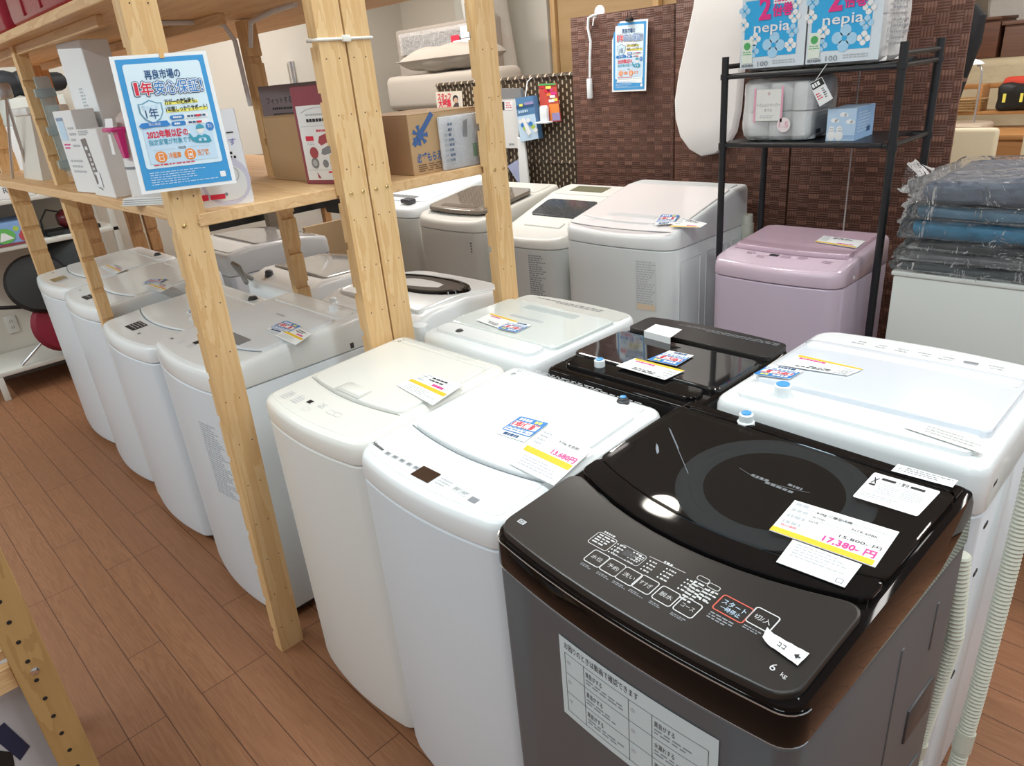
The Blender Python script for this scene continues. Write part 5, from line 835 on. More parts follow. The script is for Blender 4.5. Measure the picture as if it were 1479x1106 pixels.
def soft(w, d, h, m, bev=.03, seed=1, amp=.004, g=None):
    g = g or G(); bm = bmesh.new(); bmesh.ops.create_cube(bm, size=1, matrix=Matrix.Translation((0, 0, h / 2)) @ Matrix.Diagonal((w, d, h, 1))); bmesh.ops.bevel(bm, geom=bm.edges[:], offset=min(bev, h * .45), segments=3, profile=.6, affect='EDGES'); bmesh.ops.subdivide_edges(bm, edges=[e for e in bm.edges if e.calc_length() > .06], cuts=5, use_grid_fill=True); r = random.Random(seed)
    for v in bm.verts:
        n = math.sin(v.co.x * 31 + seed) * math.cos(v.co.y * 27 + seed * 2) + math.sin(v.co.z * 40 + v.co.x * 13 + seed); v.co += v.co.normalized() * amp * n + Vector((0, 0, amp * .6 * r.uniform(-1, 1)))
    bm.verts.index_update(); g.add([v.co.copy() for v in bm.verts], [[v.index for v in f.verts] for f in bm.faces], m); bm.free(); return g
ROLL = mat('tissue_roll_white', (.88, .88, .87), .7)
def flower(D, u, v, r, m, h):
    for k in range(4): D.circ(u + r * .62 * math.cos(PI / 2 * k + .1), v + r * .62 * math.sin(PI / 2 * k + .1), r * .5, m, h, 14)
    D.circ(u, v, r * .22, mat('nepia_blue', (.03, .42, .80), .35), h + 1, 10)
def roll_pack(label, x0, x1, y0, z0, h, kind, d=.24):
    w = x1 - x0; t = thing('toilet_paper_pack', label, 'toilet paper', ((x0 + x1) / 2, y0 + d / 2, z0), 0, None); nc = 3; r = w / nc / 2
    rows = max(2, int(h / .115)); hh = (h - .01) / rows
    for i in range(nc):
        for j in range(2):
            g = G()
            for k in range(rows): g.lathe([(r * .35, .004 + hh * k), (r * .96, .005 + hh * k), (r * .99, .015 + hh * k), (r * .99, hh * (k + 1) - .006), (r * .96, hh * (k + 1)), (r * .35, hh * (k + 1))], ROLL, ((i - 1) * 2 * r, (j - .5) * d / 2, 0), 20)
            build('roll_column', g, t)
    g = soft(w + .012, d + .012, h + .008, PLAS, .045, int(x0 * -100), .003); build('clear_wrap', g, t)
    D = Dec(plane((-w / 2, -d / 2 - .012, h), (1, 0, 0), (0, 0, -1)), .0012)
    S = Dec(plane((w / 2 + .012, -d / 2, h), (0, 1, 0), (0, 0, -1)), .0012)
    if kind == 'blue':
        NB = mat('nepia_blue', (.03, .42, .80), .35); PK = mat('nepia_pink', (.80, .03, .25), .4); PBL = mat('nepia_pale', (.40, .68, .90), .4); a = .03; b = w - .012
        top = h - .235; D.rect(-.004, top - .1, w, h - .012, mat('pack_pale', (.72, .80, .86), .4), 0); D.rect(a - .02, top, b - .02, h - .05, NB, 1)
        D.text('2', w * .27, top + .062, .075, PK, 4, 'l', .045, .04); D.text('倍巻', w * .48, top + .055, .032, PK, 4, 'l', .075, .03); D.rect(w * .49, top - .005, w * .80, top + .02, PAPER, 3); D.scrib(w * .51, top, w * .78, top + .018, 2, PK, 4, 3, .5, .2); D.text('nepia', w * .48, top + .105, .035, PAPER, 4, 'c', .135, .012)
        flower(D, w * .52, top + .15, .038, PBL, 2)
        for u, v, m in ((.82, .02, PAPER), (.82, .065, PAPER), (.80, .11, PBL), (.78, .155, PAPER), (.22, .125, PAPER), (.20, .165, PBL), (.03, .03, PBL), (.02, .075, PAPER)): flower(D, w * u, top + v, .020, m, 2)
        D.rect(.004, h - .11, .045, h - .03, mat('label_greenish', (.78, .86, .76), .5), 3); D.circ(.024, h - .088, .013, GRNI, 4, 10); D.scrib(.008, h - .07, .042, h - .055, 2, GRNI, 4, 3, .4, .3)
        D.text('100', w * .28, h - .018, .018, INKG, 3, 'l', .04); D.scrib(w * .52, h - .035, w * .95, h - .02, 2, INKL, 3, 9, .4, .12); D.scrib(.004, h - .026, .05, h - .016, 1, INKG, 3, 2, .8, .2)
        S.rect(.02, .03, d - .03, top + .03, mat('pack_pinkish', (.80, .68, .70), .5), 1); S.text('100', .03, top + .02, .05, PK, 2, 'l', .08, .03); S.scrib(.03, top + .05, d - .04, h - .04, 8, INKG, 2, 5, .4, .12)
    else:
        PK = mat('soft_pink', (.80, .38, .50), .5); D.rect(w * .22, .03, w * .62, h - .075, mat('pack_card', (.80, .80, .76), .5), 1); D.rect(w * .2, .025, w * .23, h - .07, PK, 2); D.rect(w * .60, .02, w * .63, h - .07, PK, 2)
        D.circ(w * .42, .045, .006, mat('rose_ink', (.7, .5, .5), .5), 2, 8); D.text('トイレットペーパー', w * .42, h * .42, .012, INKG, 2, 'c', w * .34); D.text('ダブル', w * .42, h * .5, .010, INKG, 2, 'c', w * .12); D.scrib(w * .3, h * .56, w * .55, h * .62, 2, INKL, 2, 3, .4, .2); D.circ(w * .66, h * .72, .026, mat('pink_pale_disc', (.84, .74, .75), .5), 2, 20); D.text('1.5', w * .66, h * .76, .022, PK, 3, 'c', .036)
        S.scrib(.03, h * .3, d - .08, h * .85, 9, INKG, 1, 4, .4, .1); S.rect(.03, h - .04, .07, h - .025, INK, 1); S.scrib(.02, h * .2, .1, h * .28, 2, INK, 1, 5, .6, .25)
    build('front_print', D, t, smooth=0); build('side_print', S, t, smooth=0); return t
roll_pack('blue flower-printed toilet paper pack at the inner end of the top rack shelf', -1.455, -1.215, 2.67, 1.576, .30, 'blue')
roll_pack('blue flower-printed toilet paper pack beside the free end of the top rack shelf', -1.205, -.965, 2.67, 1.576, .30, 'blue')
roll_pack('white toilet paper pack with pink stripes on the lower rack shelf', -1.45, -1.185, 2.675, 1.328, .215, 'white', .22)
def p_tiss(D, w, h):
    D.rect(0, 0, w, h, mat('tissue_blue', (.50, .66, .84), .45), 1)
    for u, v in ((.25, .35), (.55, .18), (.78, .4)): D.circ(w * u, h * v, .012, PAPER, 2, 12, .008); D.circ(w * u + .01, h * v + .002, .008, PAPER, 2, 12, .006)
    for u in (.18, .45): D.circ(w * u, h * .62, .010, PAPER, 2, 12); D.circ(w * u, h * .82, .014, PAPER, 2, 14, .018); D.circ(w * u - .003, h * .6, .0015, INKG, 3, 6); D.circ(w * u + .003, h * .6, .0015, INKG, 3, 6)
    for k in range(3): D.rect(w * .6, h * (.83 + .04 * k), w, h * (.84 + .04 * k), BLUI, 2)
carton('tissue_box', 'pale blue printed box on the lower rack shelf under the hanging tag', 'box', (-1.125, 2.685, 1.328), .098, .20, .108, mat('tissue_blue', (.50, .66, .84), .45), math.radians(4), p_tiss, lambda D, d, h: (D.rect(0, 0, d, h, mat('tissue_mid_blue', (.28, .47, .74), .45), 1), D.scrib(.02, .015, d - .04, h - .02, 7, PALEB, 2, 4, .4, .1), D.rect(.12, h - .04, .16, h - .02, BLUD, 2)))
t = thing('hanging_tag', 'white paper price tag hanging tilted from the top rack shelf', 'tag', (-1.13, 2.635, 1.555)); q = [onY(x, y, 2.635) - t.location for x, y in ((1169, 121), (1187, 111), (1203, 142), (1184, 154))]; g = G(); g.quadbox(q, .001, PAPER); build('card', g, t, smooth=0); D = Dec(quadfn(q, .055, .10), .0008); D.rect(.002, .002, .053, .03, INK, 1); D.scrib(.006, .008, .05, .026, 1, PAPER, 2, 3, .9, .25); D.scrib(.006, .05, .025, .08, 3, REDI, 1, 3, .5, .4); D.scrib(.034, .04, .046, .085, 5, INK, 1, 4, .5, .5); build('tag_print', D, t, smooth=0)
g = G(); g.tube([q[0] * .5 + q[1] * .5, Vector((.0, 0, .02)), Vector((.0, .02, .03))], .0012, PAPER, 5); build('string', g, t)
# ------------------------------------------------------------------ hung on the screens
t = thing('ironing_board', 'white cloth-covered ironing board hung nose-down on the woven folding screen', 'ironing board', onY(1020, 120, 3.185)); P = [(1007, -30), (1003, 10), (992, 60), (982, 105), (976, 145), (977, 172), (984, 198), (997, 216), (1014, 226), (1034, 222), (1052, 208), (1062, 190), (1068, 160), (1072, 110), (1078, 55), (1090, 10), (1094, -30)]
W3d = [onY(x, y, 3.185) - t.location for x, y in P]; cc = sum(W3d, Vector()) / len(W3d); g = G(); CLO = mat('ironing_cloth', (.80, .78, .76), .8, bump=(4, .25, .02)); g.loft([[p * s + cc * (1 - s) + Vector((0, y, 0)) for p in W3d] for s, y in ((.94, .03), (1, .022), (1, .0), (.985, -.012), (.93, -.022), (.6, -.026), (.2, -.026))], CLO); build('padded_board', g, t)
g = G(); a = onY(1035, 20, 3.212) - t.location; g.tube([a, a + Vector((.02, .0, -.5))], .008, CHROME, 8); build('leg_tube', g, t)
t = thing('power_strip', 'white extension lead hanging over the top of the woven folding screen', 'extension lead', onY(852, 128, 3.195)); g = G(); e = [onY(x, y, 3.197) - t.location for x, y in ((857, 22), (850, 26), (849, 40), (853, 60), (852, 85), (852, 112))]; g.tube([e[0] + Vector((.01, .05, 0))] + e, .0065, CAPW, 8); build('cord', g, t); g = G(); g.box((-.013, -.012, -.05), (.013, .008, .05), CAPW, .004); build('socket_bar', g, t)
t = thing('screen_hook', 'round white hook at the top of the woven folding screen', 'hook', onY(866, 18, 3.24)); g = G(); g.lathe([(.03, -.004), (.034, 0), (.03, .004)], CAPW, n=24, T=Matrix.Rotation(PI / 2, 4, 'X')); build('disc', g, t); g = G(); g.tube([(0, 0, -.02), (0, -.05, -.025), (.002, -.062, -.06)], .003, CAPW, 6); build('hook_wire', g, t)
def hang(name, label, cat, corners_, th, m, Y=3.255): c = onY(*corners_[0], Y); t = thing(name, label, cat, c); q = [onY(x, y, Y) - c for x, y in corners_]; g = G(); g.quadbox(q, th, m); build('pack_body', g, t, smooth=0); return t, q
t, q = hang('blister_pack', 'red and orange blister pack with a white holder hooked on the wicker screen', 'blister pack', ((778, 121), (803, 120), (810, 175), (782, 178)), .006, mat('pack_red', (.60, .08, .06), .4)); D = Dec(quadfn(q, .1, .17), .001); r = random.Random(2)
for k in range(9): u, v = r.uniform(0, .07), r.uniform(0, .07); D.rect(u, v, u + .03, v + .012, (YELI, REDI, PAPER, PNKI, ORG)[k % 5], 1 + k % 3)
D.rect(0, .0, .1, .008, GRNI, 3); D.rect(.05, .09, .1, .165, ORG, 1); D.rect(.06, .13, .1, .165, mat('pack_lilac', (.35, .3, .55), .5), 2); build('pack_print', D, t, smooth=0); wv = q[3] * .75 + q[2] * .25; g = G(); g.box((-.03, -.03, 0), (.03, -.002, .09), CAPW, .012); g.box((-.05, -.05, -.006), (.05, 0, .004), CAPW, .003); g.v = [v + wv + Vector((.01, -.005, .006)) for v in g.v]; build('white_holder', g, t)
t, q = hang('hanging_pack', 'blue printed carton hanging by a hook on the wicker screen', 'hanging pack', ((744, 142), (769, 138), (778, 200), (752, 205)), .04, mat('pack_blue', (.10, .24, .45), .4), 3.22); D = Dec(quadfn(q, .1, .24), .001); D.rect(0, .04, .1, .06, BLUD, 1); D.rect(.05, .03, .1, .045, mat('pack_lilac', (1, 1, 1)), 2); D.rect(.02, .035, .04, .048, YELI, 3); D.scrib(.01, .07, .09, .085, 1, PALEB, 2, 3, .9, .14); D.rect(.0, .10, .1, .24, PALEB, 1)
for k in range(8): D.circ(.015 + .011 * k, .13 + .02 * (k % 4), .012, (PAPER, BLUI, mat('toy_lime', (.45, .62, .1)), PAPER)[k % 4], 2 + k % 3, 12)
D.poly([(.025, .115), (.04, .11), (.07, .20), (.05, .215)], PAPER, 6); build('pack_print', D, t, smooth=0); g = G(); g.tube([q[0] * .4 + q[1] * .6, q[0] * .4 + q[1] * .6 + Vector((-.005, .03, .08)), q[0] * .4 + q[1] * .6 + Vector((-.005, .07, .10))], .003, CAPW, 6); build('hook_wire', g, t)
t, q = hang('hanging_pack', 'long white panel pack with a grey head and small tag on the wicker screen', 'hanging pack', ((722, 142), (752, 141), (748, 214), (727, 214)), .02, mat('panel_white', (.72, .72, .70), .4), 3.25); D = Dec(quadfn(q, .12, .3), .001); D.rect(.005, .02, .025, .07, INK, 1); D.rect(.03, .02, .075, .07, PAPER, 1); D.scrib(.035, .025, .07, .065, 3, REDI, 2, 3, .4, .4); D.scrib(.05, .27, .09, .285, 1, INKG, 1, 2, .8, .3); build('pack_print', D, t, smooth=0); g = G(); g.quadbox([onY(x, y, 3.248) - t.location for x, y in ((722, 128), (751, 128), (753, 141), (722, 143))], .03, mat('head_grey', (.22, .22, .22), .5)); build('grey_head', g, t, smooth=0)
t, q = hang('folded_cloth', 'lavender folded cloth hanging low on the wicker screen', 'cloth', ((733, 240), (745, 232), (754, 250), (755, 275)), .03, mat('lavender_cloth', (.42, .46, .66), .8, bump=(20, .4, .01)), 3.24)
t, q = hang('white_board', 'narrow white board leaning beside the lavender cloth at the wicker screen', 'board', ((747, 198), (757, 203), (765, 280), (752, 282)), .012, PAPER, 3.23)
t, q = hang('flyer', 'staff-wanted flyer with red lettering on the wicker screen', 'flyer', ((629, 133), (667, 131), (669, 161), (632, 163)), .001, mat('flyer_cream', (.74, .66, .54), .6), 3.26); D = Dec(quadfn(q, .2, .16), .001); D.text('スタッフ', .015, .06, .045, REDI, 1, 'l', .10, .03); D.text('大募集', .015, .115, .05, REDI, 1, 'l', .10, .04); D.circ(.15, .06, .022, INK, 1, 18, .03); D.circ(.152, .07, .016, mat('flyer_skin', (.62, .38, .26), .6), 2, 16, .022); D.poly([(.125, .12), (.145, .09), (.17, .09), (.19, .15), (.13, .155)], mat('flyer_dark', (.08, .05, .05), .6), 1); D.line([(.172, .03), (.178, .14)], .004, PAPER, 3); D.scrib(.015, .13, .10, .15, 2, INKG, 1, 3, .4, .2); build('flyer_print', D, t, smooth=0)
# ------------------------------------------------------------------ sofa stacked behind
FAB = mat('beige_grey_fabric', (.44, .385, .32), .9, bump=(220, .25, .002), sheen=.2); FABD = mat('beige_grey_back', (.39, .335, .285), .9, bump=(220, .2, .002))
g = G(); g.box((-5.2, 3.45, 0), (-3.55, 4.15, 1.36), mat('dark_chest', (.05, .03, .02), .5), .01); t = thing('dark_chest', 'dark brown chest under the beige sofa behind the wicker screen', 'chest', (-4.4, 3.8, 0)); wbuild('chest_body', g, t); g = G(); g.box((-5.22, 3.43, 1.36), (-3.53, 4.17, 1.395), mat('chest_top', (.16, .09, .05), .4), .004); wbuild('top_board', g, t)
t = thing('sofa', 'beige-grey fabric sofa raised on the dark chest', 'sofa', (-4.4, 3.85, 1.40)); SF = lambda a, b, m, bev: (lambda g: (g.box(a, b, m, bev, 4), g)[1])(G())
wbuild('backrest', SF((-5.0, 3.72, 1.42), (-3.98, 3.90, 2.02), FABD, .02), t); wbuild('seat', SF((-4.88, 3.47, 1.45), (-3.62, 3.72, 1.695), FAB, .05), t); g = G()
for x in (-4.8, -3.75): g.box((x, 3.5, 1.397), (x + .05, 3.55, 1.455), mat('sofa_foot', (.06, .035, .02), .5))
wbuild('foot', g, t)
t = thing('cushion', 'plump beige-grey cushion lying on the sofa seat', 'cushion', (-4.2, 3.58, 1.69)); g = G(); N = 14
def pil(u, v): a, b = 2 * u - 1, 2 * v - 1; k = (1 - abs(a) ** 2.6) * (1 - abs(b) ** 2.6); return a, b, max(k, 0) ** .45
for s in (1, -1): g.grid(lambda u, v: (lambda q: Vector((q[0] * .47 * (1 - .06 * q[1] ** 2), q[1] * .13, .095 + s * .085 * q[2] + .006 * math.sin(q[0] * 9))))(pil(u, v)), N * 2, N, FAB)
build('cushion_cover', g, t); g = G(); g.tube([(-.47, -.13, .095), (0, -.133, .097), (.46, -.13, .095)], .004, FABD, 6); build('seam_piping', g, t)
t = thing('plastic_wrap', 'clear plastic wrap with white tags over the top of the sofa back', 'wrap', (-4.5, 3.71, 1.9)); g = G(); r = random.Random(9); g.grid(lambda u, v: Vector((-.42 + .84 * u, -.012 - .01 * r.random(), -.06 + .15 * v)), 26, 8, film('crinkled_wrap', (1, 1, 1), .4, .1, (26, .9, .02), .22)); build('clear_film', g, t)
for k, (a, m) in enumerate((((.21, -.05), REDI), ((.235, -.085), PAPER), ((.33, -.08), PAPER), ((.33, .0), PAPER))): g = G(); g.box((a[0], -.03 - .003 * k, a[1]), (a[0] + .09, -.028 - .003 * k, a[1] + .075), m); build('paper_tag', g, t, smooth=0)
t = thing('wrapped_mattress', 'white quilted mattress in clear wrap standing by the sofa', 'mattress', (-4.22, 4.06, 1.40)); g = soft(.34, .2, .95, mat('quilted_white', (.72, .70, .66), .6, bump=(18, .5, .02)), .06, 5, .008); build('mattress_cover', g, t); t.rotation_euler = (0, math.radians(-7), 0); 
t = thing('clothes_rail', 'thin white metal frame standing in front of the sofa', 'frame', (-3.62, 3.40, 0))
for x in (-.03, .04): g = G(); g.tube([(x, 0, 0), (x - .02, 0, 2.0)], .008, CAPW, 8); build('post', g, t)
g = G(); g.tube([(-.05, 0, 1.99), (.02, 0, 1.99)], .008, CAPW, 8); g.tube([(-.03, 0, .02), (.04, 0, .02)], .008, CAPW, 8); build('cross_bar', g, t)
carton('grey_box', 'small grey box with a white label above the sofa', 'box', (-4.18, 3.74, 2.02), .16, .14, .10, mat('box_grey', (.26, .26, .26), .5), 0, lambda D, w, h: D.rect(.03, .015, .12, .07, PAPER, 1))
t = thing('pipe', 'short shiny metal pipe standing against the cream wall', 'pipe', (-5.72, 4.33, 1.2)); t.location = onX(424, 108, -5.74); g = G(); g.tube([(0, 0, -1.0), (0, 0, .10)], .028, CHROME, 14); build('pipe_tube', g, t)
# seen under the wooden shelf
g = G(); g.box((-.012, -.2, 0), (.012, .2, .96), mat('tan_board', (.45, .31, .17), .7)); tag(build('cardboard_sheet', g, None, (-3.66, 2.12, 0)), 'tan cardboard sheet on edge under the wooden shelf', 'cardboard')
g = G(); g.box((-.03, -.03, 0), (.03, .03, 1.36), SHW); tag(build('white_post', g, None, (-3.45, 2.30, 0)), 'white square post under the wooden shelf behind the paired posts', 'post')
t = thing('display_panel', 'black flat screen panel standing under the wooden shelf', 'screen', (-4.32, 2.62, 0)); g = G(); g.box((-.2, -.15, 0), (.2, .15, .02), BLACKM, .004); g.box((-.03, -.02, .02), (.03, .02, .9), BLACKM); build('stand', g, t); g = G(); g.box((-.24, -.03, .86), (.24, .02, 1.26), BLACKM, .006); build('screen', g, t)
g = G(); g.box((-.03, -.03, 0), (.03, .03, 1.30), mat('grey_brown_post', (.20, .16, .12), .6)); tag(build('grey_post', g, None, (-4.62, 2.2, 0)), 'grey-brown post under the wooden shelf', 'post')
t = thing('low_table', 'pale wooden bench with a black apron deep under the wooden shelf', 'table', (-4.95, 2.2, 0)); g = G(); g.box((-.2, -.6, .98), (.2, .6, 1.01), wood('bench_top', (.72, .60, .40), (.62, .48, .28), 'Y')); build('table_top', g, t); g = G(); g.box((.17, -.58, .86), (.19, .58, .98), BLACKM); build('apron', g, t)
for y in (-.55, .5): g = G(); g.box((.12, y, 0), (.17, y + .05, .98), PINEO); build('leg', g, t)
# ------------------------------------------------------------------ white cabinet with bagged goods piled on it
t = thing('white_cabinet', 'plain off-white cabinet carrying a pile of bagged goods', 'cabinet', (-.25, 2.80, 0)); OW = mat('off_white_laminate', (.66, .685, .655), .45); g = G(); g.box((-.79, 2.53, .02), (.30, 3.06, .915), OW, .006, 2); wbuild('cabinet_body', g, t); g = G(); g.box((-.796, 2.525, .915), (.306, 3.065, .93), OW, .003); wbuild('top_board', g, t); g = G(); g.box((-.77, 2.55, 0), (.28, 3.04, .021), DGREY); wbuild('plinth', g, t)
BAG = film('clear_bag', (1, 1, 1), .22, .10, (17, .95, .035), .05, .45)
cols = [('bag_charcoal', (.06, .068, .075)), ('bag_grey', (.17, .17, .175)), ('bag_black', (.02, .02, .022)), ('bag_blue', (.02, .19, .34)), ('bag_slate_blue', (.07, .16, .24)), ('bag_slate', (.14, .165, .215))]
names = ['charcoal folded seat cover in a clear bag, lowest of the pile on the white cabinet', 'mid-grey folded seat cover in a clear bag, second from the bottom of the pile', 'black folded seat cover in a clear bag, just under the bright blue one', 'bright blue folded seat cover with a black strap in a clear bag', 'slate blue folded seat cover in a clear bag, just above the bright blue one', 'grey-blue folded seat cover in a clear bag on top of the pile']
zz = .932; hs = (.036, .038, .036, .062, .050, .075)
for k, ((cn, cc_), nm, h) in enumerate(zip(cols, names, hs)):
    dx = (.0, .01, .03, .0, .02, .03)[k]; t = thing('bagged_cover', nm, 'bagged cover', (-.22 + dx, 2.80, zz), 0, 'bagged covers on the white cabinet'); m = mat(cn, cc_, .75, bump=(12, .6, .02)); g = soft(1.10, .50, h - .008, m, .03, k + 2, .007)
    if k == 5: g.v = [v + Vector((0, 0, max(0, v.x + .45) * .10 * (v.z / h))) for v in g.v]
    build('folded_fabric', g, t)
    g = soft(1.17, .545, h - .002, BAG, .02, k + 20, .009)
    if k == 5: g.v = [v + Vector((0, 0, max(0, v.x + .45) * .10 * (v.z / h))) for v in g.v]
    r = random.Random(k + 3)
    out = (.05, .035, .06, .05, .06, .09)[k]
    g.grid(lambda u, v: Vector((-.575 - out * u, (-.23 + .30 * v) * (1 - .5 * u) - .03 * u, h * (.5 + .45 * math.sin(v * 9 + k) * (1 - u)) + (.06 if k == 5 else .02) * u * u * (1 if v > .4 else -.3) + .004 * r.uniform(-1, 1))), 6, 9, BAG)
    g.grid(lambda u, v: Vector((-.56 + 1.1 * u, -.272 - .008 * math.sin(u * 40 + k) - .012 * v, h * (.85 - .8 * v) + .006 * math.sin(u * 23 + 2 * k))), 40, 3, BAG)
    build('clear_bag', g, t)
    if k == 3:
        g = G(); g.box((-.22, -.262, .004), (-.19, -.25, h - .006), BLACKM, .003); build('strap', g, t)
    zz += h
# ------------------------------------------------------------------ furniture corner seen past the screen
OAKB = wood('oak_furniture', (.50, .25, .085), (.38, .17, .055), 'X', .8, bands=4); OAKD = wood('dark_oak', (.16, .065, .035), (.10, .04, .022), 'X', .8, bands=4); CRM = mat('cream_leather', (.72, .64, .46), .45)
t = thing('dining_table', 'wooden table edge just past the woven screen', 'table', (-.75, 3.95, 0)); g = G(); g.box((-1.25, 3.65, .97), (-.35, 4.25, 1.0), CRM, .006); wbuild('table_top', g, t); g = G(); g.box((-1.22, 3.67, .85), (-.38, 4.23, .97), OAKB, .004); wbuild('apron', g, t)
for x in (-1.2, -.45):
    for y in (3.7, 4.15): g = G(); g.box((x, y, 0), (x + .05, y + .05, .85), OAKB); wbuild('leg', g, t)
def chair(x, y, label):
    t = thing('dining_chair', label, 'chair', (x, y, 0), 0, 'cream dining chairs'); g = G(); g.box((-.165, .0, .50), (.165, .05, 1.17), CRM, .022, 3); build('backrest', g, t); g = G(); g.box((-.2, -.38, .42), (.2, .03, .50), CRM, .02); build('seat', g, t)
    for sx in (-.17, .17):
        for sy in (-.35, .0): g = G(); g.box((sx - .018, sy - .018, 0), (sx + .018, sy + .018, .43), OAKB); build('leg', g, t)
chair(-1.17, 4.55, 'cream leather dining chair beside the edge of the woven screen'); chair(-.72, 4.50, 'cream leather dining chair at the frame edge beyond the bagged pile')
t = thing('study_desk', 'orange-brown wooden desk with a raised shelf behind the cream chairs', 'desk', (-1.1, 5.3, 0)); S5 = 5.2
for a, b, n in (((-1.85, 5.1, 1.045), (-.75, 5.6, 1.075), 'desk_top'), ((-1.75, 5.45, 1.155), (-.9, 5.62, 1.175), 'shelf_board'), ((-1.70, 5.6, 1.30), (-.95, 5.63, 1.33), 'top_rail'), ((-1.80, 5.12, .90), (-.8, 5.14, 1.045), 'drawer_front'), ((-1.36, 5.45, 1.175), (-1.33, 5.62, 1.33), 'divider'), ((-.98, 5.40, 1.07), (-.95, 5.62, 1.36), 'side_panel')): g = G(); g.box(a, b, OAKB, .003); wbuild(n, g, t)
for x in (-1.8, -.85):
    for y in (5.12, 5.52): g = G(); g.box((x, y, 0), (x + .05, y + .05, 1.045), OAKB); wbuild('leg', g, t)
g = G(); g.box((-1.45, 5.108, .97), (-1.25, 5.122, .985), INK); wbuild('drawer_handle', g, t)
t = thing('wicker_basket', 'small tan wicker basket on the raised desk shelf', 'basket', (-1.50, 5.50, 1.176)); g = G(); BSK = mat('tan_wicker', (.42, .26, .11), .6, bump=(90, .8, .01))
for k in range(5): g.tube([(.16 * math.cos(a) * (1 + .05 * k), .065 * math.sin(a) * (1 + .05 * k), .008 + .016 * k) for a in (2 * PI * j / 28 for j in range(28))], .009, BSK, 6, True)
g.box((-.14, -.055, 0), (.14, .055, .01), BSK); build('woven_rim', g, t)
t = thing('desk_lamp', 'silver bent-neck desk lamp on the wooden desk', 'lamp', (-1.30, 5.25, 1.075)); g = G(); g.tube([(0, 0, 0), (0, 0, .34), (-.01, 0, .37), (-.03, 0, .38)], .006, SIL, 8); build('stem', g, t); g = G(); g.lathe([(.045, 0), (.045, .012), (.01, .018)], SIL, n=20); build('base', g, t); g = G(); g.lathe([(.02, .03), (.045, .015), (.055, 0), (.05, -.002)], CAPW, n=20, T=Matrix.Translation((-.075, 0, .385)) @ Matrix.Diagonal((1.5, 1, 1, 1))); build('lamp_shade', g, t)
t = thing('bag', 'red and black bag on the raised desk shelf', 'bag', (-1.15, 5.50, 1.176)); build('bag_body', soft(.20, .13, .15, BLACKM, .04, 3, .006), t); g = G(); g.box((-.1, .02, .06), (.1, .08, .19), mat('bag_red', (.65, .05, .02), .5), .03); build('red_flap', g, t); g = G(); g.box((-.06, -.075, .05), (-.045, -.06, .10), YELI); g.box((.03, -.075, .05), (.045, -.06, .10), YELI); build('reflective_stripes', g, t)
g = soft(.5, .3, .045, mat('paper_parcel', (.55, .45, .34), .6), .02, 4, .006); t = thing('parcel', 'flat wrapped parcel on the wooden desk beside the lamp', 'parcel', (-1.48, 5.28, 1.078)); build('parcel_body', g, t)
t = thing('draped_sofa', 'large piece of furniture draped in a beige sheet', 'sofa', (-1.3, 6.35, 0)); g = G(); r = random.Random(3); SH = mat('beige_sheet', (.56, .47, .31), .8, bump=(5, .6, .05)); g.box((-.9, -.3, 0), (.9, .3, 1.46), SH, .05, 3); build('sheet', g, t)
t = thing('wooden_cabinet', 'dark red-brown wooden cabinet standing on the draped furniture', 'cabinet', (-1.52, 6.35, 1.46)); g = G(); g.box((-.28, -.2, 0), (.06, .2, .24), OAKD, .004); g.box((-.30, -.22, .24), (.065, .22, .26), OAKD, .002); build('cabinet_body', g, t)
t = thing('wooden_cabinet', 'taller dark brown wooden cabinet with moulded top on the draped furniture', 'cabinet', (-1.33, 6.35, 1.46)); OAKG = wood('grey_oak', (.20, .11, .075), (.14, .07, .05), 'X', .8); g = G(); g.box((-.10, -.2, 0), (.10, .2, .20), OAKG, .004); build('cabinet_body', g, t); g = G(); g.box((-.12, -.22, .20), (.12, .22, .225), OAKG, .006); build('top_moulding', g, t)
t = thing('wrapped_parcel', 'white quilted parcel at the top behind the dark cabinets', 'parcel', (-1.50, 6.75, 1.46)); build('quilted_cover', soft(.36, .25, .55, mat('quilt_white', (.70, .66, .60), .7, bump=(20, .5, .02)), .05, 2, .01), t)
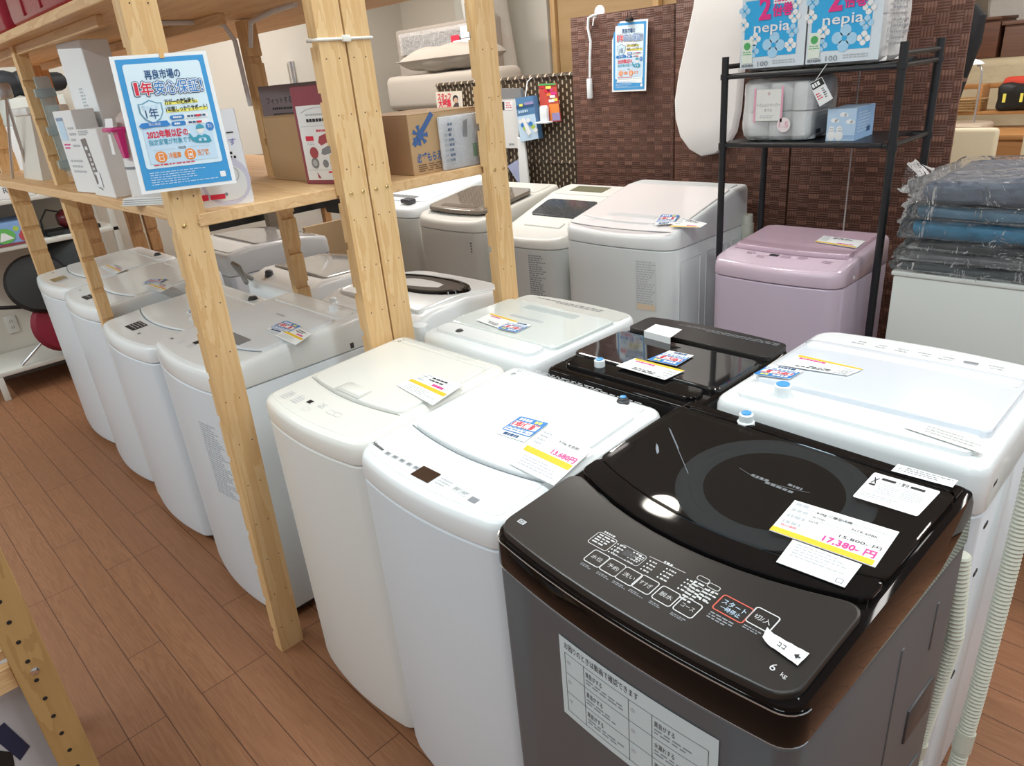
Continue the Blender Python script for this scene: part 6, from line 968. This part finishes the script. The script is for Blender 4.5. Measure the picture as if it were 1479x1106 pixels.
g = G(); g.box((-1.35, 6.95, 0), (-.4, 7.0, 1.83), mat('tan_door_panel', (.55, .36, .17), .6)); t = thing('tan_panel', 'large tan wooden panel behind the pink chair', 'panel', (-.9, 6.97, 0)); wbuild('panel_board', g, t); g = G(); g.lathe([(.03, 0), (.12, .03), (.14, .06)], mat('brown_bowl', (.2, .1, .04), .5), (-1.15, 6.97, 1.83)); wbuild('rim_bowl', g, t)
t = thing('small_pink_chair', 'small pink plastic chair on the draped furniture', 'chair', (-1.16, 6.20, 1.46)); PKC = mat('pale_pink_plastic', (.72, .50, .50), .4)
g = G(); g.box((-.10, .06, .13), (.12, .08, .21), PKC, .01); build('backrest', g, t); g = G(); g.box((-.10, -.08, .085), (.12, .08, .10), PKC, .005); build('seat', g, t)
for sx in (-.085, .105):
    for sy in (-.07, .07): g = G(); g.tube([(sx, sy, 0), (sx, sy, .14 if sy > 0 else .09)], .009, CAPW, 8); build('leg', g, t)
t = thing('black_case', 'tall black padded case hanging behind the free edge of the woven screen', 'case', (-.97, 3.62, 1.5)); g = G(); r_ = []
for z, w, d in ((-.36, .02, .02), (-.30, .07, .05), (-.15, .10, .07), (-.045, .11, .07), (-.04, .10, .06), (-.03, .11, .07), (.1, .125, .075), (.2, .115, .07), (.245, .07, .05), (.26, .02, .02)): r_.append([Vector((-.03 + .0 + w * math.cos(q) - .10 + .12 * (z + .4), d * math.sin(q), z)) for q in (2 * PI * k / 20 for k in range(20))])
g.loft(r_, mat('black_canvas', (.008, .008, .010), .75, bump=(50, .3, .003))); build('case_body', g, t); g = G(); g.lathe([(.106, -.045), (.106, -.025)], mat('brown_trim', (.16, .09, .07), .5), (-.085, 0, 0), 20); build('trim_band', g, t); g = G(); g.tube([(.0, -.07, -.03), (.015, -.08, -.10), (-.0, -.08, -.17), (-.015, -.075, -.13)], .008, mat('cream_strap', (.62, .58, .46), .6), 6); build('strap', g, t); g = G(); g.tube([(-.085, 0, .25), (-.085, 0, .34), (-.11, -.3, .40), (-.11, -.36, .36)], .006, BLACKM, 6); build('hanging_loop', g, t)
